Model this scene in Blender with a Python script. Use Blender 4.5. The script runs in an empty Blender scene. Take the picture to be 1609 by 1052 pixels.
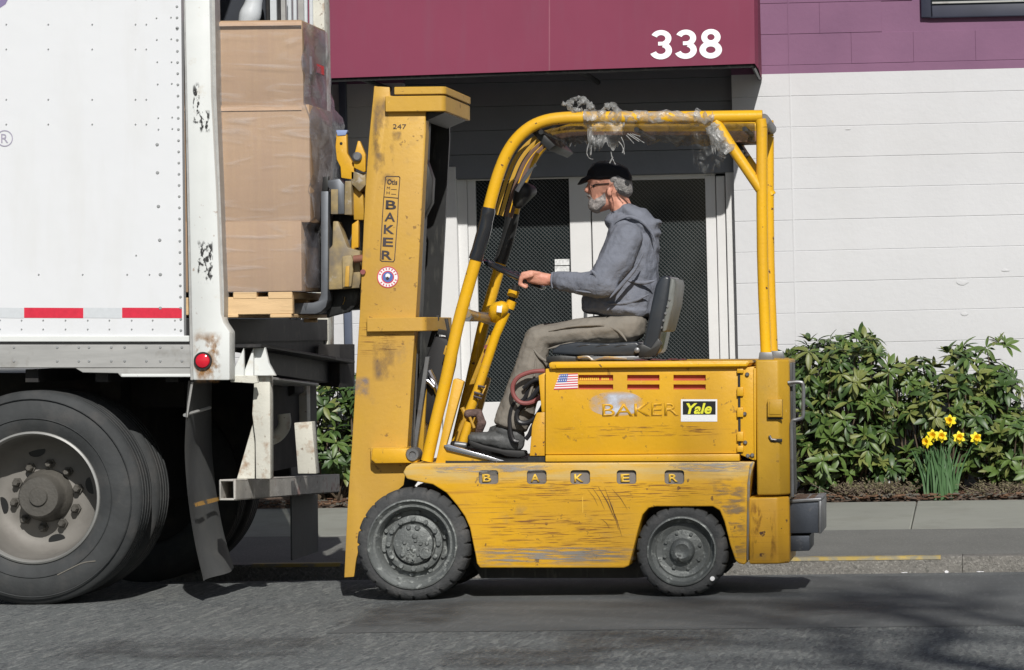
import bpy, bmesh, math, random
from mathutils import Vector, Matrix, noise
R = math.radians
S = bpy.context.scene
COL = S.collection

# ------------------------------------------------------------------ camera, light, exposure
F, D = 5100.0, 15.0            # focal length in photo pixels, metres from the camera to the near side of the vehicles
PX, PY = 1560.0, 510.0         # where the line of sight square to the kerb meets the picture
ROLL = 0.012
XC, HC = 2.22, 1.243           # camera position (x, z)
cam = bpy.data.objects.new('camera', bpy.data.cameras.new('camera'))
COL.objects.link(cam)
cam.data.sensor_width = 36.0
cam.data.lens = F / 1609.0 * 36.0
cam.data.shift_x = (804.5 - PX) / 1609.0
cam.data.shift_y = (PY - 526.0) / 1609.0
cam.data.clip_end = 500.0
cam.location = (XC, -D, HC)
cam.rotation_euler = (R(90), ROLL, 0)
S.camera = cam
SUN = Vector((0.35, -1.3, 1.0)).normalized()      # towards the sun
world = bpy.data.worlds.new('World'); S.world = world; world.use_nodes = True
wn = world.node_tree
sky = wn.nodes.new('ShaderNodeTexSky'); sky.sky_type = 'NISHITA'; sky.sun_disc = False
sky.sun_elevation = math.asin(SUN.z); sky.sun_rotation = math.atan2(SUN.x, SUN.y)
bg = wn.nodes['Background']; bg.inputs[1].default_value = 0.05
wn.links.new(sky.outputs[0], bg.inputs[0])
sl = bpy.data.lights.new('sun', 'SUN'); sl.energy = 4.2; sl.angle = R(0.5); sl.color = (1.0, 0.968, 0.925)
sun = bpy.data.objects.new('sun', sl); COL.objects.link(sun)
sun.rotation_euler = SUN.to_track_quat('Z', 'Y').to_euler(); sun.location = (8, -20, 20)
S.view_settings.view_transform = 'Standard'; S.view_settings.look = 'None'
S.view_settings.exposure = 0.0; S.view_settings.gamma = 1.0
S.render.engine = 'CYCLES'; S.cycles.max_bounces = 8; S.cycles.diffuse_bounces = 3; S.cycles.transparent_max_bounces = 24

# ------------------------------------------------------------------ helpers
CR, SR = math.cos(ROLL), math.sin(ROLL)
def P(px, py, Y=0.0, ref=None):
    """point seen at photo pixel (px, py) at depth Y; with ref, the point is taken at depth ref and moved straight back to Y"""
    dx, dy = px - PX, py - PY
    k = (D + (Y if ref is None else ref)) / F
    return Vector((XC + (dx*CR - dy*SR)*k, Y, HC - (dx*SR + dy*CR)*k))
def pp(pts, Y=0.0):
    return [(P(x, y, Y).x, P(x, y, Y).z) for x, y in pts]
def sc(px, Y=0.0): return px * (D + Y) / F

OFF = {}
def link(o, parent=None):
    COL.objects.link(o)
    if parent is not None: o.parent = parent
    return o
def empty(name, loc, label=None, cat=None, group=None, kind=None, parent=None):
    o = bpy.data.objects.new(name, None); o.location = loc; o.empty_display_size = .1
    link(o, parent); OFF[o.name] = Vector(loc)
    if label: o['label'] = label
    if cat: o['category'] = cat
    if group: o['group'] = group
    if kind: o['kind'] = kind
    return o

ICO = {}
class MB:
    def __init__(s): s.bm = bmesh.new()
    def face(s, pts, mi=0):
        f = s.bm.faces.new([s.bm.verts.new(p) for p in pts]); f.material_index = mi; return f
    def box(s, x0, x1, y0, y1, z0, z1, mi=0):
        v = [s.bm.verts.new(p) for p in ((x0,y0,z0),(x1,y0,z0),(x1,y1,z0),(x0,y1,z0),(x0,y0,z1),(x1,y0,z1),(x1,y1,z1),(x0,y1,z1))]
        for f in ((0,3,2,1),(4,5,6,7),(0,1,5,4),(1,2,6,5),(2,3,7,6),(3,0,4,7)):
            s.bm.faces.new([v[i] for i in f]).material_index = mi
        return s
    def obox(s, c, size, m=Matrix(), mi=0):
        v = [s.bm.verts.new(Vector(c) + m @ Vector((a*size[0]/2, b*size[1]/2, d*size[2]/2))) for a,b,d in
             ((-1,-1,-1),(1,-1,-1),(1,1,-1),(-1,1,-1),(-1,-1,1),(1,-1,1),(1,1,1),(-1,1,1))]
        for f in ((0,3,2,1),(4,5,6,7),(0,1,5,4),(1,2,6,5),(2,3,7,6),(3,0,4,7)):
            s.bm.faces.new([v[i] for i in f]).material_index = mi
        return s
    def prism(s, pts, y0, y1, mi=0):
        a = [s.bm.verts.new((x, y0, z)) for x, z in pts]; b = [s.bm.verts.new((x, y1, z)) for x, z in pts]
        n = len(pts)
        s.bm.faces.new(a).material_index = mi; s.bm.faces.new(b[::-1]).material_index = mi
        for i in range(n):
            j = (i+1) % n
            s.bm.faces.new((a[i], b[i], b[j], a[j])).material_index = mi
        return s
    def px(s, pts, y0, y1, mi=0, ref=None): return s.prism(pp(pts, y0 if ref is None else ref), y0, y1, mi)
    def pxbox(s, x0, x1, yt, yb, y0, y1, mi=0): return s.px([(x0,yt),(x1,yt),(x1,yb),(x0,yb)], y0, y1, mi)
    def zprism(s, pts, z0, z1, mi=0):
        a = [s.bm.verts.new((x, y, z0)) for x, y in pts]; b = [s.bm.verts.new((x, y, z1)) for x, y in pts]
        n = len(pts)
        s.bm.faces.new(a[::-1]).material_index = mi; s.bm.faces.new(b).material_index = mi
        for i in range(n):
            j = (i+1) % n
            s.bm.faces.new((a[i], a[j], b[j], b[i])).material_index = mi
        return s
    def tube(s, path, r, seg=12, caps=True, mi=0, flat=None):
        path = [Vector(p) for p in path]; n = len(path)
        rr = r if isinstance(r, (list, tuple)) else [r]*n
        t0 = (path[1]-path[0]).normalized()
        up = Vector((0,1,0)) if abs(t0.y) < .9 else Vector((1,0,0))
        nrm = (up - t0*up.dot(t0)).normalized(); rings = []
        for i in range(n):
            t = (path[min(i+1,n-1)] - path[max(i-1,0)]).normalized()
            nrm = (nrm - t*nrm.dot(t)).normalized(); bn = t.cross(nrm)
            fa, fb = flat if flat else (1, 1)
            rings.append([s.bm.verts.new(path[i] + (nrm*math.cos(2*math.pi*k/seg)*fa + bn*math.sin(2*math.pi*k/seg)*fb)*rr[i]) for k in range(seg)])
        for i in range(n-1):
            for k in range(seg):
                f = s.bm.faces.new((rings[i][k], rings[i][(k+1)%seg], rings[i+1][(k+1)%seg], rings[i+1][k])); f.material_index = mi
        if caps:
            s.bm.faces.new(rings[0][::-1]).material_index = mi; s.bm.faces.new(rings[-1]).material_index = mi
        return s
    def lathe(s, c, prof, seg=48, mod=None, mi=0):
        # c = (x, z) centre, axis along Y; prof = [(r, y)...]
        rings = []
        for i, (r, y) in enumerate(prof):
            if r < 1e-6: rings.append([s.bm.verts.new((c[0], y, c[1]))]); continue
            ring = []
            for k in range(seg):
                q = r + (mod(k, i) if mod else 0); a = 2*math.pi*k/seg
                ring.append(s.bm.verts.new((c[0]+q*math.cos(a), y, c[1]+q*math.sin(a))))
            rings.append(ring)
        for i in range(len(rings)-1):
            A, B = rings[i], rings[i+1]
            for k in range(seg):
                j = (k+1) % seg
                if len(A) == 1 and len(B) == 1: continue
                if len(A) == 1: f = s.bm.faces.new((A[0], B[k], B[j]))
                elif len(B) == 1: f = s.bm.faces.new((A[k], A[j], B[0]))
                else: f = s.bm.faces.new((A[k], A[j], B[j], B[k]))
                f.material_index = mi
        return s
    def hull(s, blobs, sub=2):
        pts = []
        for b in blobs:
            c, r = b[0], b[1]; rot = b[2] if len(b) > 2 else 0
            r = (r, r, r) if not isinstance(r, (tuple, list)) else r
            m = Matrix.Translation(c) @ Matrix.Rotation(rot, 4, 'Y') @ Matrix.Diagonal((r[0], r[1], r[2], 1))
            if len(blobs) == 1: bmesh.ops.create_icosphere(s.bm, subdivisions=sub, radius=1, matrix=m); return s
            key = sub
            if key not in ICO:
                t = bmesh.new(); bmesh.ops.create_icosphere(t, subdivisions=sub, radius=1); ICO[key] = [v.co.copy() for v in t.verts]; t.free()
            pts += [m @ v for v in ICO[key]]
        t = bmesh.new()
        for p in pts: t.verts.new(p)
        bmesh.ops.convex_hull(t, input=t.verts[:])
        vm = {}
        for f in t.faces:
            for v in f.verts:
                if v not in vm: vm[v] = s.bm.verts.new(v.co)
            s.bm.faces.new([vm[v] for v in f.verts])
        t.free()
        return s

def finish(bm, name, mats, smooth=35, bevel=0, seg=2, off=None):
    bmesh.ops.remove_doubles(bm, verts=bm.verts, dist=1e-6)
    bmesh.ops.recalc_face_normals(bm, faces=bm.faces)
    if bevel:
        es = [e for e in bm.edges if len(e.link_faces) == 2 and e.calc_face_angle(0) > R(32)]
        bmesh.ops.bevel(bm, geom=es, offset=bevel, segments=seg, affect='EDGES', profile=.5, clamp_overlap=True)
    if off is not None: bmesh.ops.translate(bm, verts=bm.verts, vec=-off)
    me = bpy.data.meshes.new(name); bm.to_mesh(me); bm.free()
    for m in (mats if isinstance(mats, (list, tuple)) else [mats]): me.materials.append(m)
    if smooth:
        me.shade_smooth(); me.set_sharp_from_angle(angle=R(smooth))
    return me
def part(mb, name, mats, parent, smooth=35, bevel=0, seg=2, label=None, kind=None):
    off = OFF[parent.name]
    me = finish(mb.bm, name, mats, smooth, bevel, seg, off)
    o = bpy.data.objects.new(name, me); link(o, parent); OFF[o.name] = off
    if label: o['label'] = label
    if kind: o['kind'] = kind
    return o
def top(mb, name, mats, label=None, cat=None, group=None, kind=None, smooth=35, bevel=0, seg=2):
    bm = mb.bm
    xs = [v.co for v in bm.verts]
    off = Vector(((min(v.x for v in xs)+max(v.x for v in xs))/2, (min(v.y for v in xs)+max(v.y for v in xs))/2, min(v.z for v in xs)))
    if kind == 'structure': off = Vector((0,0,0))
    me = finish(bm, name, mats, smooth, bevel, seg, off)
    o = bpy.data.objects.new(name, me); link(o); o.location = off; OFF[o.name] = off
    if label: o['label'] = label
    if cat: o['category'] = cat
    if group: o['group'] = group
    if kind: o['kind'] = kind
    return o
def inst(me, name, loc, parent=None, rot=None, scale=None, mat4=None):
    o = bpy.data.objects.new(name, me); link(o, parent)
    if mat4 is not None: o.matrix_local = mat4
    else:
        o.location = loc
        if rot: o.rotation_euler = rot
        if scale: o.scale = scale
    return o
def curve(pts, n=6):
    pts = [Vector(p) for p in pts]; out = []
    for i in range(len(pts)-1):
        p0, p1, p2, p3 = pts[max(i-1,0)], pts[i], pts[i+1], pts[min(i+2, len(pts)-1)]
        for k in range(n):
            t = k/n
            out.append(.5*((2*p1) + (p2-p0)*t + (2*p0-5*p1+4*p2-p3)*t*t + (3*p1-p0-3*p2+p3)*t**3))
    out.append(pts[-1]); return out
def cpx(pts, Y, n=6, ref=None): return curve([P(p[0], p[1], Y, ref) for p in pts], n)
def evalmesh(o, name):
    dg = bpy.context.evaluated_depsgraph_get(); dg.update()
    me = bpy.data.meshes.new_from_object(o.evaluated_get(dg)); me.name = name; return me
def remeshed(mb, name, mat, parent, voxel=.006, smooth=4, disp=0, dscale=.1, label=None, facet=False):
    off = OFF[parent.name]
    bmesh.ops.recalc_face_normals(mb.bm, faces=mb.bm.faces)
    me = bpy.data.meshes.new('tmp'); mb.bm.to_mesh(me); mb.bm.free()
    o = bpy.data.objects.new('tmp', me); link(o)
    m = o.modifiers.new('r', 'REMESH'); m.mode = 'VOXEL'; m.voxel_size = voxel
    m = o.modifiers.new('s', 'SMOOTH'); m.iterations = smooth; m.factor = .6
    if disp:
        t = bpy.data.textures.new('fold', 'CLOUDS'); t.noise_scale = dscale; t.noise_depth = 2
        m = o.modifiers.new('d', 'DISPLACE'); m.texture = t; m.strength = disp; m.mid_level = .5; m.texture_coords = 'GLOBAL'
    me2 = evalmesh(o, name); bpy.data.objects.remove(o); bpy.data.meshes.remove(me)
    me2.transform(Matrix.Translation(-off)); me2.shade_smooth(); me2.materials.clear(); me2.materials.append(mat)
    o = bpy.data.objects.new(name, me2); link(o, parent); OFF[o.name] = off
    if label: o['label'] = label
    return o

# ------------------------------------------------------------------ materials
def M(name, col, rough=.6, metal=0, var=.12, vs=5, bump=0, bs=80, layers=(), spec=.4, st=(1,1,1), coord=None, coat=0, alpha=None):
    m = bpy.data.materials.new(name); m.use_nodes = True; nt = m.node_tree; N = nt.nodes; L = nt.links
    b = N['Principled BSDF']; tc = N.new('ShaderNodeTexCoord')
    if coord is not None: tc.object = coord
    src = tc.outputs['Object']
    def noisef(scale, stretch=(1,1,1), det=4, kind='noise', rough_=.6):
        mp = N.new('ShaderNodeMapping'); mp.inputs['Scale'].default_value = stretch; L.new(src, mp.inputs[0])
        if kind == 'voronoi':
            n = N.new('ShaderNodeTexVoronoi'); n.inputs['Scale'].default_value = scale; L.new(mp.outputs[0], n.inputs['Vector']); return n.outputs['Distance']
        if kind == 'cell':
            n = N.new('ShaderNodeTexVoronoi'); n.inputs['Scale'].default_value = scale; L.new(mp.outputs[0], n.inputs['Vector'])
            s = N.new('ShaderNodeSeparateColor'); L.new(n.outputs['Color'], s.inputs[0]); return s.outputs[0]
        n = N.new('ShaderNodeTexNoise'); n.inputs['Scale'].default_value = scale; n.inputs['Detail'].default_value = det
        n.inputs['Roughness'].default_value = rough_; L.new(mp.outputs[0], n.inputs['Vector']); return n.outputs[0]
    def mix(f, a, c):
        x = N.new('ShaderNodeMix'); x.data_type = 'RGBA'
        if isinstance(f, float): x.inputs[0].default_value = f
        else: L.new(f, x.inputs[0])
        for k, v in ((6, a), (7, c)):
            if isinstance(v, tuple): x.inputs[k].default_value = (*v[:3], 1)
            else: L.new(v, x.inputs[k])
        return x.outputs[2]
    def ramp(f, lo, hi, amt=1.0):
        x = N.new('ShaderNodeMapRange'); L.new(f, x.inputs[0]); x.inputs[1].default_value = lo; x.inputs[2].default_value = hi
        x.inputs[3].default_value = 0; x.inputs[4].default_value = amt; return x.outputs[0]
    lo = tuple(max(0, c*(1-var)) for c in col); hi = tuple(min(1, c*(1+var)) for c in col)
    c = mix(ramp(noisef(vs, st), .3, .7), lo, hi)
    ro = None
    for y in layers:
        f = ramp(noisef(y.get('s', 10), y.get('st', (1,1,1)), y.get('d', 5), y.get('k', 'noise'), y.get('nr', .6)), y['lo'], y['hi'], y.get('amt', 1.0))
        if 'box' in y:     # soft box mask in object coords: (axis, lo, lo_soft, hi_soft, hi)
            for ax, a0, a1, a2, a3 in y['box']:
                sx = N.new('ShaderNodeSeparateXYZ'); L.new(src, sx.inputs[0])
                g = ramp(sx.outputs[ax], a0, a1); h = ramp(sx.outputs[ax], a3, a2)
                mm = N.new('ShaderNodeMath'); mm.operation = 'MULTIPLY'; L.new(g, mm.inputs[0]); L.new(h, mm.inputs[1])
                m2 = N.new('ShaderNodeMath'); m2.operation = 'MULTIPLY'; L.new(mm.outputs[0], m2.inputs[0]); L.new(f, m2.inputs[1]); f = m2.outputs[0]
        c = mix(f, c, y['c'])
        if 'r' in y:
            x = N.new('ShaderNodeMix'); x.data_type = 'FLOAT'; L.new(f, x.inputs[0])
            if ro is None: x.inputs[2].default_value = rough
            else: L.new(ro, x.inputs[2])
            x.inputs[3].default_value = y['r']; ro = x.outputs[0]
    L.new(c, b.inputs['Base Color'])
    if ro is not None: L.new(ro, b.inputs['Roughness'])
    else: b.inputs['Roughness'].default_value = rough
    b.inputs['Metallic'].default_value = metal; b.inputs['Specular IOR Level'].default_value = spec
    b.inputs['Coat Weight'].default_value = coat
    if bump:
        bn = N.new('ShaderNodeBump'); bn.inputs['Strength'].default_value = bump; bn.inputs['Distance'].default_value = .01
        L.new(noisef(bs, st, 3), bn.inputs['Height']); L.new(bn.outputs[0], b.inputs['Normal'])
    if alpha is not None:       # alpha = (scale, stretch, lo, hi, amount): ragged coverage, faded to the sheet's rim
        a = ramp(noisef(alpha[0], alpha[1], 6), alpha[2], alpha[3], alpha[4])
        sx = N.new('ShaderNodeSeparateXYZ'); L.new(tc.outputs['Generated'], sx.inputs[0])
        for k in (0, 2 if len(alpha) < 6 else alpha[5]):
            v = N.new('ShaderNodeMath'); v.operation = 'PINGPONG'; v.inputs[1].default_value = .5; L.new(sx.outputs[k], v.inputs[0])
            w = ramp(v.outputs[0], 0, .2); q = N.new('ShaderNodeMath'); q.operation = 'MULTIPLY'
            L.new(w, q.inputs[0]); L.new(a, q.inputs[1]); a = q.outputs[0]
        L.new(a, b.inputs['Alpha'])
    return m

GR = (.09,.075,.06)
YEL = (.69, .375, .015)
def yellow(name, base=YEL, wear=.5, streak=0, rust=.35, rough=.42, extra=()):
    ls = [dict(c=(base[0]*.8, base[1]*.8, base[2]+.03), s=2.2, lo=.42, hi=.75, amt=.6, r=.6),
          dict(c=(.30,.20,.09), s=9, lo=.60, hi=.78, amt=wear, d=8, r=.7),
          dict(c=(.10,.05,.03), s=26, lo=.655, hi=.675, amt=min(1,rust*2), d=5, nr=.62, r=.8),
          dict(c=(.9,.62,.25), s=60, lo=.68, hi=.74, amt=.35, st=(1,1,.6))]
    if streak:
        ls += [dict(c=(.17,.09,.04), s=5, st=(1,1,26), lo=.585, hi=.66, amt=streak*.85, d=9, nr=.72, r=.75),
               dict(c=(.25,.24,.22), s=4, st=(.8,1,24), lo=.64, hi=.70, amt=streak*.7, d=8, nr=.7, r=.5),
               dict(c=(.42,.19,.02), s=3, st=(.7,1,26), lo=.58, hi=.68, amt=streak*.8, d=8, r=.6)]
    ls += list(extra)
    return M(name, base, rough=rough, var=.07, vs=3, bump=.12, bs=45, layers=ls, spec=.45)
W_WHITE = M('white_masonry_paint', (.76,.76,.78), rough=.75, var=.03, vs=2, bump=.35, bs=70, layers=[dict(c=(.62,.61,.58), s=1.3, lo=.55, hi=.8, amt=.35, d=6)])
W_TRIM = M('white_door_paint', (.68,.68,.67), rough=.5, var=.03, bump=.08, bs=30)
W_DARK = M('dark_glass', (.012,.017,.018), rough=.12, var=.2, spec=.35)
W_MESH = M('galvanised_wire', (.13,.14,.14), rough=.5, metal=.4)
AWN = M('awning_vinyl', (.20,.040,.076), rough=.7, spec=.2, var=.08, vs=.9, bump=.12, bs=5, layers=[dict(c=(.19,.06,.095), s=3, st=(3,1,.4), lo=.5, hi=.75, amt=.45, d=6)])
SIDING = M('shade_grey_siding', (.20,.215,.235), rough=.7, var=.05, bump=.1, bs=40)  # darkened so the boards carry the awning's shade in their colour
NAVY = M('navy_frame_paint', (.03,.034,.055), rough=.5)
MORTAR = M('mortar', (.55,.54,.54), rough=.9, bump=.3, bs=90)
ASPH = M('asphalt', (.150,.163,.160), rough=.9, var=.16, vs=1.1, bump=1.0, bs=110, spec=.2, layers=[
    dict(c=(.30,.31,.29), k='cell', s=58, st=(1,.14,1), lo=.70, hi=.95, amt=.6), dict(c=(.07,.075,.08), k='cell', s=66, st=(1,.14,1), lo=.66, hi=.95, amt=.65),
    dict(c=(.34,.34,.33), k='cell', s=95, lo=.66, hi=.95, amt=.55),
    dict(c=(.10,.10,.105), k='cell', s=140, lo=.6, hi=1, amt=.6),
    dict(c=(.13,.14,.138), s=.5, st=(.6,1,1), lo=.45, hi=.75, amt=.4, d=6)])
ASPH2 = M('asphalt_patch', (.148,.156,.155), rough=.9, var=.14, vs=1.5, bump=.9, bs=220, spec=.25, layers=[
    dict(c=(.22,.22,.22), k='cell', st=(1,.14,1), s=70, lo=.75, hi=1, amt=.35),
    dict(c=(.12,.125,.125), s=2, lo=.5, hi=.75, amt=.4)])
ASPH3 = M('sidewalk_asphalt', (.150,.152,.140), rough=.9, var=.1, vs=2, bump=.5, bs=160, layers=[dict(c=(.28,.27,.25), k='cell', s=150, lo=.75, hi=1, amt=.5)])
CONC = M('sidewalk_concrete', (.262,.268,.235), rough=.9, var=.07, vs=1.2, bump=.3, bs=150, layers=[dict(c=(.19,.19,.16), s=4, lo=.5, hi=.75, amt=.6, d=8)])
KERBM = M('weathered_kerb', (.19,.182,.165), rough=.95, var=.18, vs=8, bump=1.0, bs=110, layers=[dict(c=(.34,.33,.30), k='cell', s=110, lo=.7, hi=1, amt=.6), dict(c=(.10,.10,.09), k='cell', s=80, lo=.72, hi=1, amt=.7)])
KERBY = M('worn_yellow_kerb_paint', (.42,.31,.09), rough=.8, var=.2, layers=[dict(c=(.22,.21,.165), s=10, lo=.44, hi=.56, amt=.9, d=7)])
MULCH = M('bark_mulch', (.11,.08,.06), rough=1, var=.4, vs=20, bump=1, bs=40, layers=[dict(c=(.16,.10,.07), k='cell', s=45, lo=.6, hi=1, amt=.7)])
EARTH = M('earth', (.12,.10,.08), rough=1)
# trailer
T_WHITE = M('trailer_white_paint', (.70,.715,.73), rough=.38, var=.015, vs=1.2, bump=.6, bs=2.2, layers=[dict(c=(.60,.60,.57), s=2.5, st=(2.5,1,.5), lo=.5, hi=.8, amt=.4, d=8), dict(c=(.52,.50,.45), s=6, lo=.40, hi=.7, amt=.5, d=8, box=[(2,-9,-8,1.20,1.36)]), dict(c=(.45,.43,.38), s=40, lo=.72, hi=.76, amt=.5)])
T_POST = M('trailer_post_paint', (.68,.70,.68), rough=.45, var=.04, layers=[dict(c=(.50,.42,.30), s=9, lo=.6, hi=.72, amt=.5, d=8), dict(c=(.25,.13,.06), s=30, lo=.66, hi=.72, amt=.6, d=7)])
T_RUSTY = M('rust_streaked_white', (.58,.57,.50), rough=.7, var=.12, bump=.2, layers=[dict(c=(.28,.15,.07), s=11, lo=.54, hi=.68, amt=.8, d=9), dict(c=(.12,.06,.03), s=40, lo=.62, hi=.7, amt=.7)])
RUST = M('rust_stain', (.33,.17,.06), rough=.9, var=.4, vs=30, alpha=(20,(1,1,.7),.44,.62,.85))
T_RAIL = M('aluminium_rail', (.40,.40,.385), rough=.5, metal=.25, var=.12, vs=6, st=(.6,1,4), layers=[dict(c=(.2,.18,.15), s=12, lo=.58, hi=.75, amt=.5, d=7)])
T_RIVET = M('rivet_metal', (.36,.37,.37), rough=.5, metal=.4)
T_DARK = M('dirty_underbody', (.025,.024,.024), rough=.85, var=.3, layers=[dict(c=(.07,.06,.05), s=8, lo=.5, hi=.8, amt=.6)])
T_SILL = M('weathered_steel_sill', (.028,.028,.029), rough=.6, metal=.3, var=.3, layers=[dict(c=(.12,.11,.10), s=14, lo=.55, hi=.75, amt=.5)])
BUMPER = M('scuffed_bumper', (.46,.44,.40), rough=.65, metal=.2, var=.25, bump=.2, layers=[dict(c=(.60,.58,.54), s=9, st=(1,1,3), lo=.55, hi=.7, amt=.8, d=8), dict(c=(.30,.07,.05), s=5, lo=.6, hi=.68, amt=.6), dict(c=(.10,.06,.04), s=20, lo=.58, hi=.7, amt=.7)])
RED = M('red_reflector', (.62,.03,.06), rough=.35, var=.1, vs=40)
TAPEW = M('silver_reflector', (.58,.61,.63), rough=.4, var=.04, vs=40)
REDL = M('red_lens', (.62,.012,.03), rough=.12, coat=1, var=.1)
BLK = M('black_rubber', (.018,.018,.018), rough=.6)
SCUFF = M('black_scuff', (.03,.03,.03), rough=.8, alpha=(70,(1,1,.5),.5,.56,.95))
TYRE = M('tyre_rubber', (.042,.045,.046), rough=.78, var=.25, vs=6, bump=.15, bs=50, layers=[dict(c=(.085,.08,.075), s=7, lo=.5, hi=.75, amt=.6, d=7)])
TYRE2 = M('solid_tyre_rubber', (.055,.057,.058), rough=.85, var=.2, vs=9, bump=.5, bs=60, layers=[dict(c=(.11,.105,.10), s=9, lo=.5, hi=.72, amt=.7, d=8)])
RIM = M('dusty_steel_rim', (.20,.19,.172), rough=.6, metal=.15, var=.1, layers=[dict(c=(.12,.11,.10), s=8, lo=.5, hi=.75, amt=.6, d=8)])
RIMB = M('bright_rim_edge', (.42,.42,.40), rough=.4, metal=.5)
HUB = M('greasy_hub', (.085,.08,.07), rough=.5, var=.25, bump=.3, bs=60)
GRIM = M('grey_cast_rim', (.15,.16,.155), rough=.55, metal=.35, var=.2, bump=.4, bs=60, layers=[dict(c=(.36,.38,.36), s=24, lo=.56, hi=.64, amt=.8, d=8), dict(c=(.03,.03,.03), s=22, lo=.62, hi=.68, amt=.8)])
MUD = M('mudflap_rubber', (.075,.078,.078), rough=.75, var=.15, vs=3, bump=.15, bs=20, layers=[dict(c=(.13,.125,.11), s=5, lo=.5, hi=.8, amt=.5, d=7)])
MUDO = M('orange_scuff', (.42,.24,.06), rough=.8, alpha=(16,(1,1,1),.36,.5,.9))
CARD = M('cardboard', (.405,.275,.172), rough=.8, var=.07, vs=2, st=(3,1,1), bump=.15, bs=12, layers=[dict(c=(.33,.22,.15), s=2.5, lo=.5, hi=.75, amt=.5), dict(c=(.36,.235,.16), s=2, st=(30,1,.3), lo=.45, hi=.6, amt=.3)])
CARDD = M('cardboard_edge', (.34,.19,.11), rough=.85, var=.1)
PINE = M('pallet_pine', (.66,.46,.25), rough=.8, var=.12, vs=4, st=(1,1,8), bump=.2, bs=30, layers=[dict(c=(.35,.20,.09), s=5, st=(.6,1,14), lo=.6, hi=.7, amt=.5, d=8)])
REDST = M('red_sticker', (.85,.03,.03), rough=.5)
# forklift
Y_SKIRT = yellow('scratched_yellow_skirt', wear=.5, streak=.8, rust=.4, extra=[dict(c=(.58,.42,.16), s=5, st=(1,1,9), lo=.30, hi=.6, amt=.85, d=8, box=[(2,.535,.565,9,10)]), dict(c=(.30,.24,.16), s=6, st=(1,1,12), lo=.52, hi=.64, amt=.7, d=8, box=[(2,.14,.17,.20,.25)])])
Y_BODY = yellow('yellow_body_paint', wear=.25, rust=.25)
Y_MAST = yellow('faded_yellow_mast', base=(.56,.325,.040), wear=.6, rust=.3, rough=.5)
Y_TUBE = yellow('yellow_tube_paint', base=(.78,.43,.010), wear=.35, rust=.6, rough=.32)
Y_CW = yellow('dull_yellow_counterweight', base=(.50,.285,.02), wear=.3, rust=.2, rough=.5)
Y_CWL = yellow('scratched_orange_yellow', base=(.64,.34,.018), wear=.6, rust=.8, streak=.35)
WORN = M('worn_bare_steel', (.40,.37,.33), rough=.35, metal=.7, var=.2, vs=14, layers=[dict(c=(.55,.33,.05), s=12, lo=.5, hi=.6, amt=.8)])
CHROME = M('polished_tread_edge', (.65,.66,.70), rough=.18, metal=1, var=.1)
STEEL = M('grey_steel', (.20,.205,.21), rough=.45, metal=.6, var=.2, vs=9, layers=[dict(c=(.10,.07,.05), s=14, lo=.55, hi=.7, amt=.6, d=7)])
FORKM = M('worn_fork_steel', (.13,.14,.155), rough=.5, metal=.6, var=.2, vs=7)
DSTEEL = M('greasy_dark_steel', (.035,.036,.036), rough=.45, metal=.4, var=.3, layers=[dict(c=(.10,.10,.09), s=12, st=(3,3,.6), lo=.55, hi=.7, amt=.6)])
BRASSY = M('grimy_carriage_paint', (.33,.25,.12), rough=.55, var=.35, vs=12, layers=[dict(c=(.16,.14,.12), s=8, lo=.45, hi=.65, amt=.85, d=8), dict(c=(.45,.42,.38), s=14, lo=.62, hi=.7, amt=.7)])
CABLE = M('black_cable', (.02,.02,.022), rough=.4)
CABLER = M('dusty_red_cable', (.26,.08,.075), rough=.6)
TAPEB = M('black_tube_sleeve', (.02,.021,.024), rough=.22, coat=.6)
VINYL = M('black_seat_vinyl', (.028,.033,.040), rough=.34, var=.15, bump=.15, bs=12, coat=.2)
SEATR = M('grey_seat_shell', (.16,.17,.16), rough=.5, var=.3)
RAG = M('maroon_rag', (.13,.045,.04), rough=.95, bump=.6, bs=50, var=.3)
BOX_D = M('dark_steel_box', (.06,.068,.082), rough=.5, metal=.5, var=.3, bump=.1, layers=[dict(c=(.20,.19,.18), s=16, lo=.6, hi=.7, amt=.6, d=8)])
PRIMER = M('grey_blue_overspray', (.50,.53,.60), rough=.6, alpha=(7,(1,1,1.3),.34,.56,1.0))
GRIME = M('brown_grime', (.20,.15,.11), rough=.8, alpha=(9,(1,1,.6),.44,.66,.75))
SCRM = M('dark_scratches', (.24,.11,.04), rough=.8, alpha=(8,(1,1,34),.57,.62,.8))
VSCR = M('cross_scratches', (.10,.05,.03), rough=.8, var=.2)
FLAGW = M('sticker_white', (.82,.82,.82), rough=.4, var=.02)
FLAGR = M('sticker_red', (.62,.07,.10), rough=.4)
FLAGB = M('sticker_blue', (.10,.16,.42), rough=.4)
LETB = M('dark_letters', (.055,.045,.05), rough=.6, var=.3)
LETY = M('letter_yellow', (.80,.50,.06), rough=.5)
POCK = M('pocket_grey', (.19,.17,.15), rough=.7, var=.2)
YALE = M('bright_yellow_print', (.80,.78,.05), rough=.5)
BLACKP = M('black_print', (.015,.016,.016), rough=.4)
WHITEP = M('white_letter_vinyl', (.86,.86,.86), rough=.5)
REDV = M('red_battery_case', (.48,.09,.05), rough=.7)
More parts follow.
